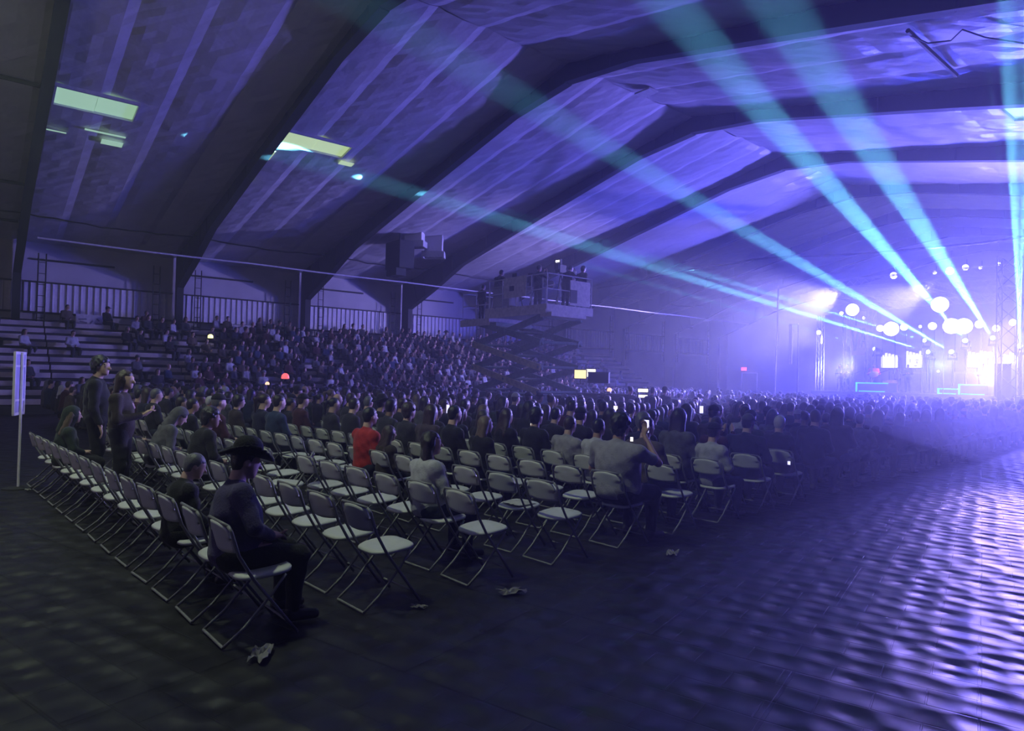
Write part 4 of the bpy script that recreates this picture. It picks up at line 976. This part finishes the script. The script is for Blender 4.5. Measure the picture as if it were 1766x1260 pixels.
def guitar(px,py,Y,label,m):
    p = onY(px,py,Y); t = thing('guitar',label,'guitar',p,0); 
    g = MB(); g.lathe([(.17,-.04),(.19,0),(.17,.04)],16,(0,0,0),Matrix.Rotation(math.pi/2,3,'X')); g.lathe([(.13,-.04),(.15,0),(.13,.04)],16,(.2,0,.05),Matrix.Rotation(math.pi/2,3,'X')); g.build('body', m, t)
    g = MB(); g.tube([(.3,0,.08),(.95,0,.32)],.025,6); g.build('neck', m_black, t)
guitar(1505,646,41.95,'pale guitar across the orange-shirted performer',m_pale); guitar(1459,648,42.6,'guitar held by the dark performer near the tower',m_pale)
for (px,lb) in [(1531,'pale drum at the left of the drum group'),(1540,'pale drum at the right of the drum group')]:
    p = onY(px,650,44.0); g = MB(); g.lathe([(.26,0),(.27,.05),(.27,.7),(.26,.75)],16); o = g.build('drum', m_pale, loc=(p.x,44.0,SZ)); tag(o,lb,'drum')
# poles in front of the stage
def pole(px,y1,d,label,r_=.03):
    p = atdep(px,650,d); tpz = atdep(px,y1,d).z; g = MB(); g.tube([(0,0,0),(.12,0,tpz)],r_,6); g.box((0,0,.02),(.7,.7,.04)); o = g.build('pole', m_pale, loc=(p.x,p.y,0)); tag(o,label,'pole')
pole(1336,492,33,'tall thin pale pole standing free left of the stage')
p = atdep(1364,560,35); q = atdep(1365,628,35); t = thing('hanging_strip','narrow pale strip hanging from a short arm left of the stage','banner',(p.x,p.y,q.z))
g = MB(); g.box((0,0,(p.z-q.z)/2),(.16,.03,p.z-q.z)); g.build('strip', m_pale, t)
g = MB(); g.box((.15,0,p.z-q.z+.03),(.5,.05,.06)); g.build('arm', m_truss, t)
g = MB(); g.tube([(.35,.1,p.z-q.z+.03),(.35,.1,-q.z)],.03,6); g.build('stand', m_steel, t)
# far wall door and the small red lamp above it
a,b_ = onY(1280,645,YE),onY(1306,690,YE); g = MB()
g.box((a.x,YE-.06,1.4),(.12,.1,2.8)); g.box((b_.x,YE-.06,1.4),(.12,.1,2.8)); g.box(((a.x+b_.x)/2,YE-.06,2.8),(b_.x-a.x,.1,.12)); struct('door_1', g, m_pale)
p = onY(1283,636,YE-.15); t = thing('exit_lamp','small glowing red lamp on the far wall left of the stage','lamp',p)
g = MB(); g.box((0,.06,0),(.7,.08,.4)); g.build('casing', m_black, t); g = MB(); g.box((0,0,0),(.6,.05,.34)); g.build('lens', mat('red_lamp',(.8,.1,.2),.4,emit=(1,.08,.22),es=2.5), t)

# ------------------------------------------------------------------ near left: sign on a post, floor litter, lit things in the crowd
p = atdep(31,842,None or 1.8*FPX/(842-631)); p.z = 0
t = thing('sign_post','narrow white framed sign on a thin post at the far left edge','sign',p,math.radians(-20))
g = MB(); g.tube([(0,0,.02),(0,0,2.0)],.018,8); g.build('post', m_pale, t)
g = MB()
for (x,z,ww,hh_) in [(-.0,1.99,.42,.04),(0,1.80,.42,.03),(0,1.30,.42,.03),(0,1.10,.42,.04),(-.2,1.55,.03,.9),(.2,1.55,.03,.9)]: g.box((x,-.03,z),(ww,.03,hh_))
g.build('frame', m_pale, t)
g = MB(); g.box((0,-.025,1.55),(.40,.012,.86)); g.build('sign_sheet', mat('lavender_sign_sheet',(.42,.38,.62),.6), t)
g = MB(); g.lathe([(.20,0),(.20,.015),(.03,.03)],16); g.build('base', m_steel, t)
m_paper = mat('crumpled_paper',(.2,.19,.19),.8)
def litter(px,py,label,s_=1.0,seed=0):
    d = ray(px,py); P = Vector((0,0,EYE))+d*(EYE/-d.z); rr = random.Random(seed); g = MB(); n = 7; V = []
    for i in range(n+1):
        for j in range(n+1): V.append(((i/n-.5)*.22*s_*(1+.3*math.sin(j)),(j/n-.5)*.12*s_,.012+rr.random()*.035*s_))
    F_ = [(i*(n+1)+j,i*(n+1)+j+1,(i+1)*(n+1)+j+1,(i+1)*(n+1)+j) for i in range(n) for j in range(n)]; g.add(V,F_)
    me = g.mesh('paper',False); o = link('crumpled_paper', me, m_paper, None, (P.x,P.y,0)); o.rotation_euler = (0,0,seed*1.3); md = o.modifiers.new('thickness','SOLIDIFY'); md.thickness = .003; tag(o,label,'litter')
litter(882,1024,'crumpled paper on the floor behind the third-row chair',.9,1); litter(450,1133,'crumpled paper lying below the cowboy-hatted person',.95,2)
litter(722,1049,'small scrap of paper on the floor, middle of the dark foreground',.5,3); litter(1160,956,'flat scrap of paper on the floor below the raised phone',.9,4); litter(48,846,'shiny scrap on the floor near the sign post',.5,5)
q = seat_pos(3,1)+Vector((0,.02,.452)); g = MB(); rr = random.Random(5); n = 9; V = [((i/n-.5)*.30,(j/n-.5)*.24,.004+rr.random()*.04*math.sin(math.pi*i/n)*math.sin(math.pi*j/n)+.01*math.sin(i*1.3)**2) for i in range(n+1) for j in range(n+1)]
g.add(V,[(i*(n+1)+j,i*(n+1)+j+1,(i+1)*(n+1)+j+1,(i+1)*(n+1)+j) for i in range(n) for j in range(n)]); o = link('crumpled_cloth', g.mesh('cloth',True), mat('pale_cloth',(.45,.45,.43),.8), None, q); md = o.modifiers.new('thickness','SOLIDIFY'); md.thickness = .004; tag(o,'crumpled pale cloth left on an empty chair seat','cloth')
m_redg = mat('glowing_red_plastic',(.8,.1,.1),.4,emit=(1,.16,.18),es=1.1); m_yel = mat('yellow_glow',(1,1,.4),.4,emit=(1,1,.35),es=2.5); m_org = mat('orange_glow',(1,.6,.3),.4,emit=(1,.6,.4),es=1.4)
for (px,py,d,m,lb,r_) in [(492,649,17,m_redg,'glowing red lantern-like hat in the crowd below the bleachers',.10),(363,580,33,m_yel,'small yellow light held up on the bleachers',.13),(461,661,16,m_org,'small orange-white phone glow in the crowd at left',.05),(1051,672,19,m_org,'small pinkish glow at the control desk',.07)]:
    g = MB(); g.lathe([(r_*.9,-r_*.6),(r_,-r_*.3),(r_*.85,r_*.4),(r_*.4,r_*.8),(r_*.1,r_*.85)],14); o = g.build('glow_light', m, smooth=True, loc=atdep(px,py,d)); tag(o,lb,'light')
# roof braces visible at the left edge
for (px,py,lb) in [(15,116,'uppermost dark roof brace at the left edge'),(12,298,'middle dark roof brace at the left edge'),(12,366,'lowest dark roof brace at the left edge')]:
    P = onroof(px,py); g = MB(); g.tube([(P.x,-5.2,P.z-.35),(P.x,1.55,P.z-.35)],.07,6); tag(g.build('brace', m_steel), lb, 'brace')
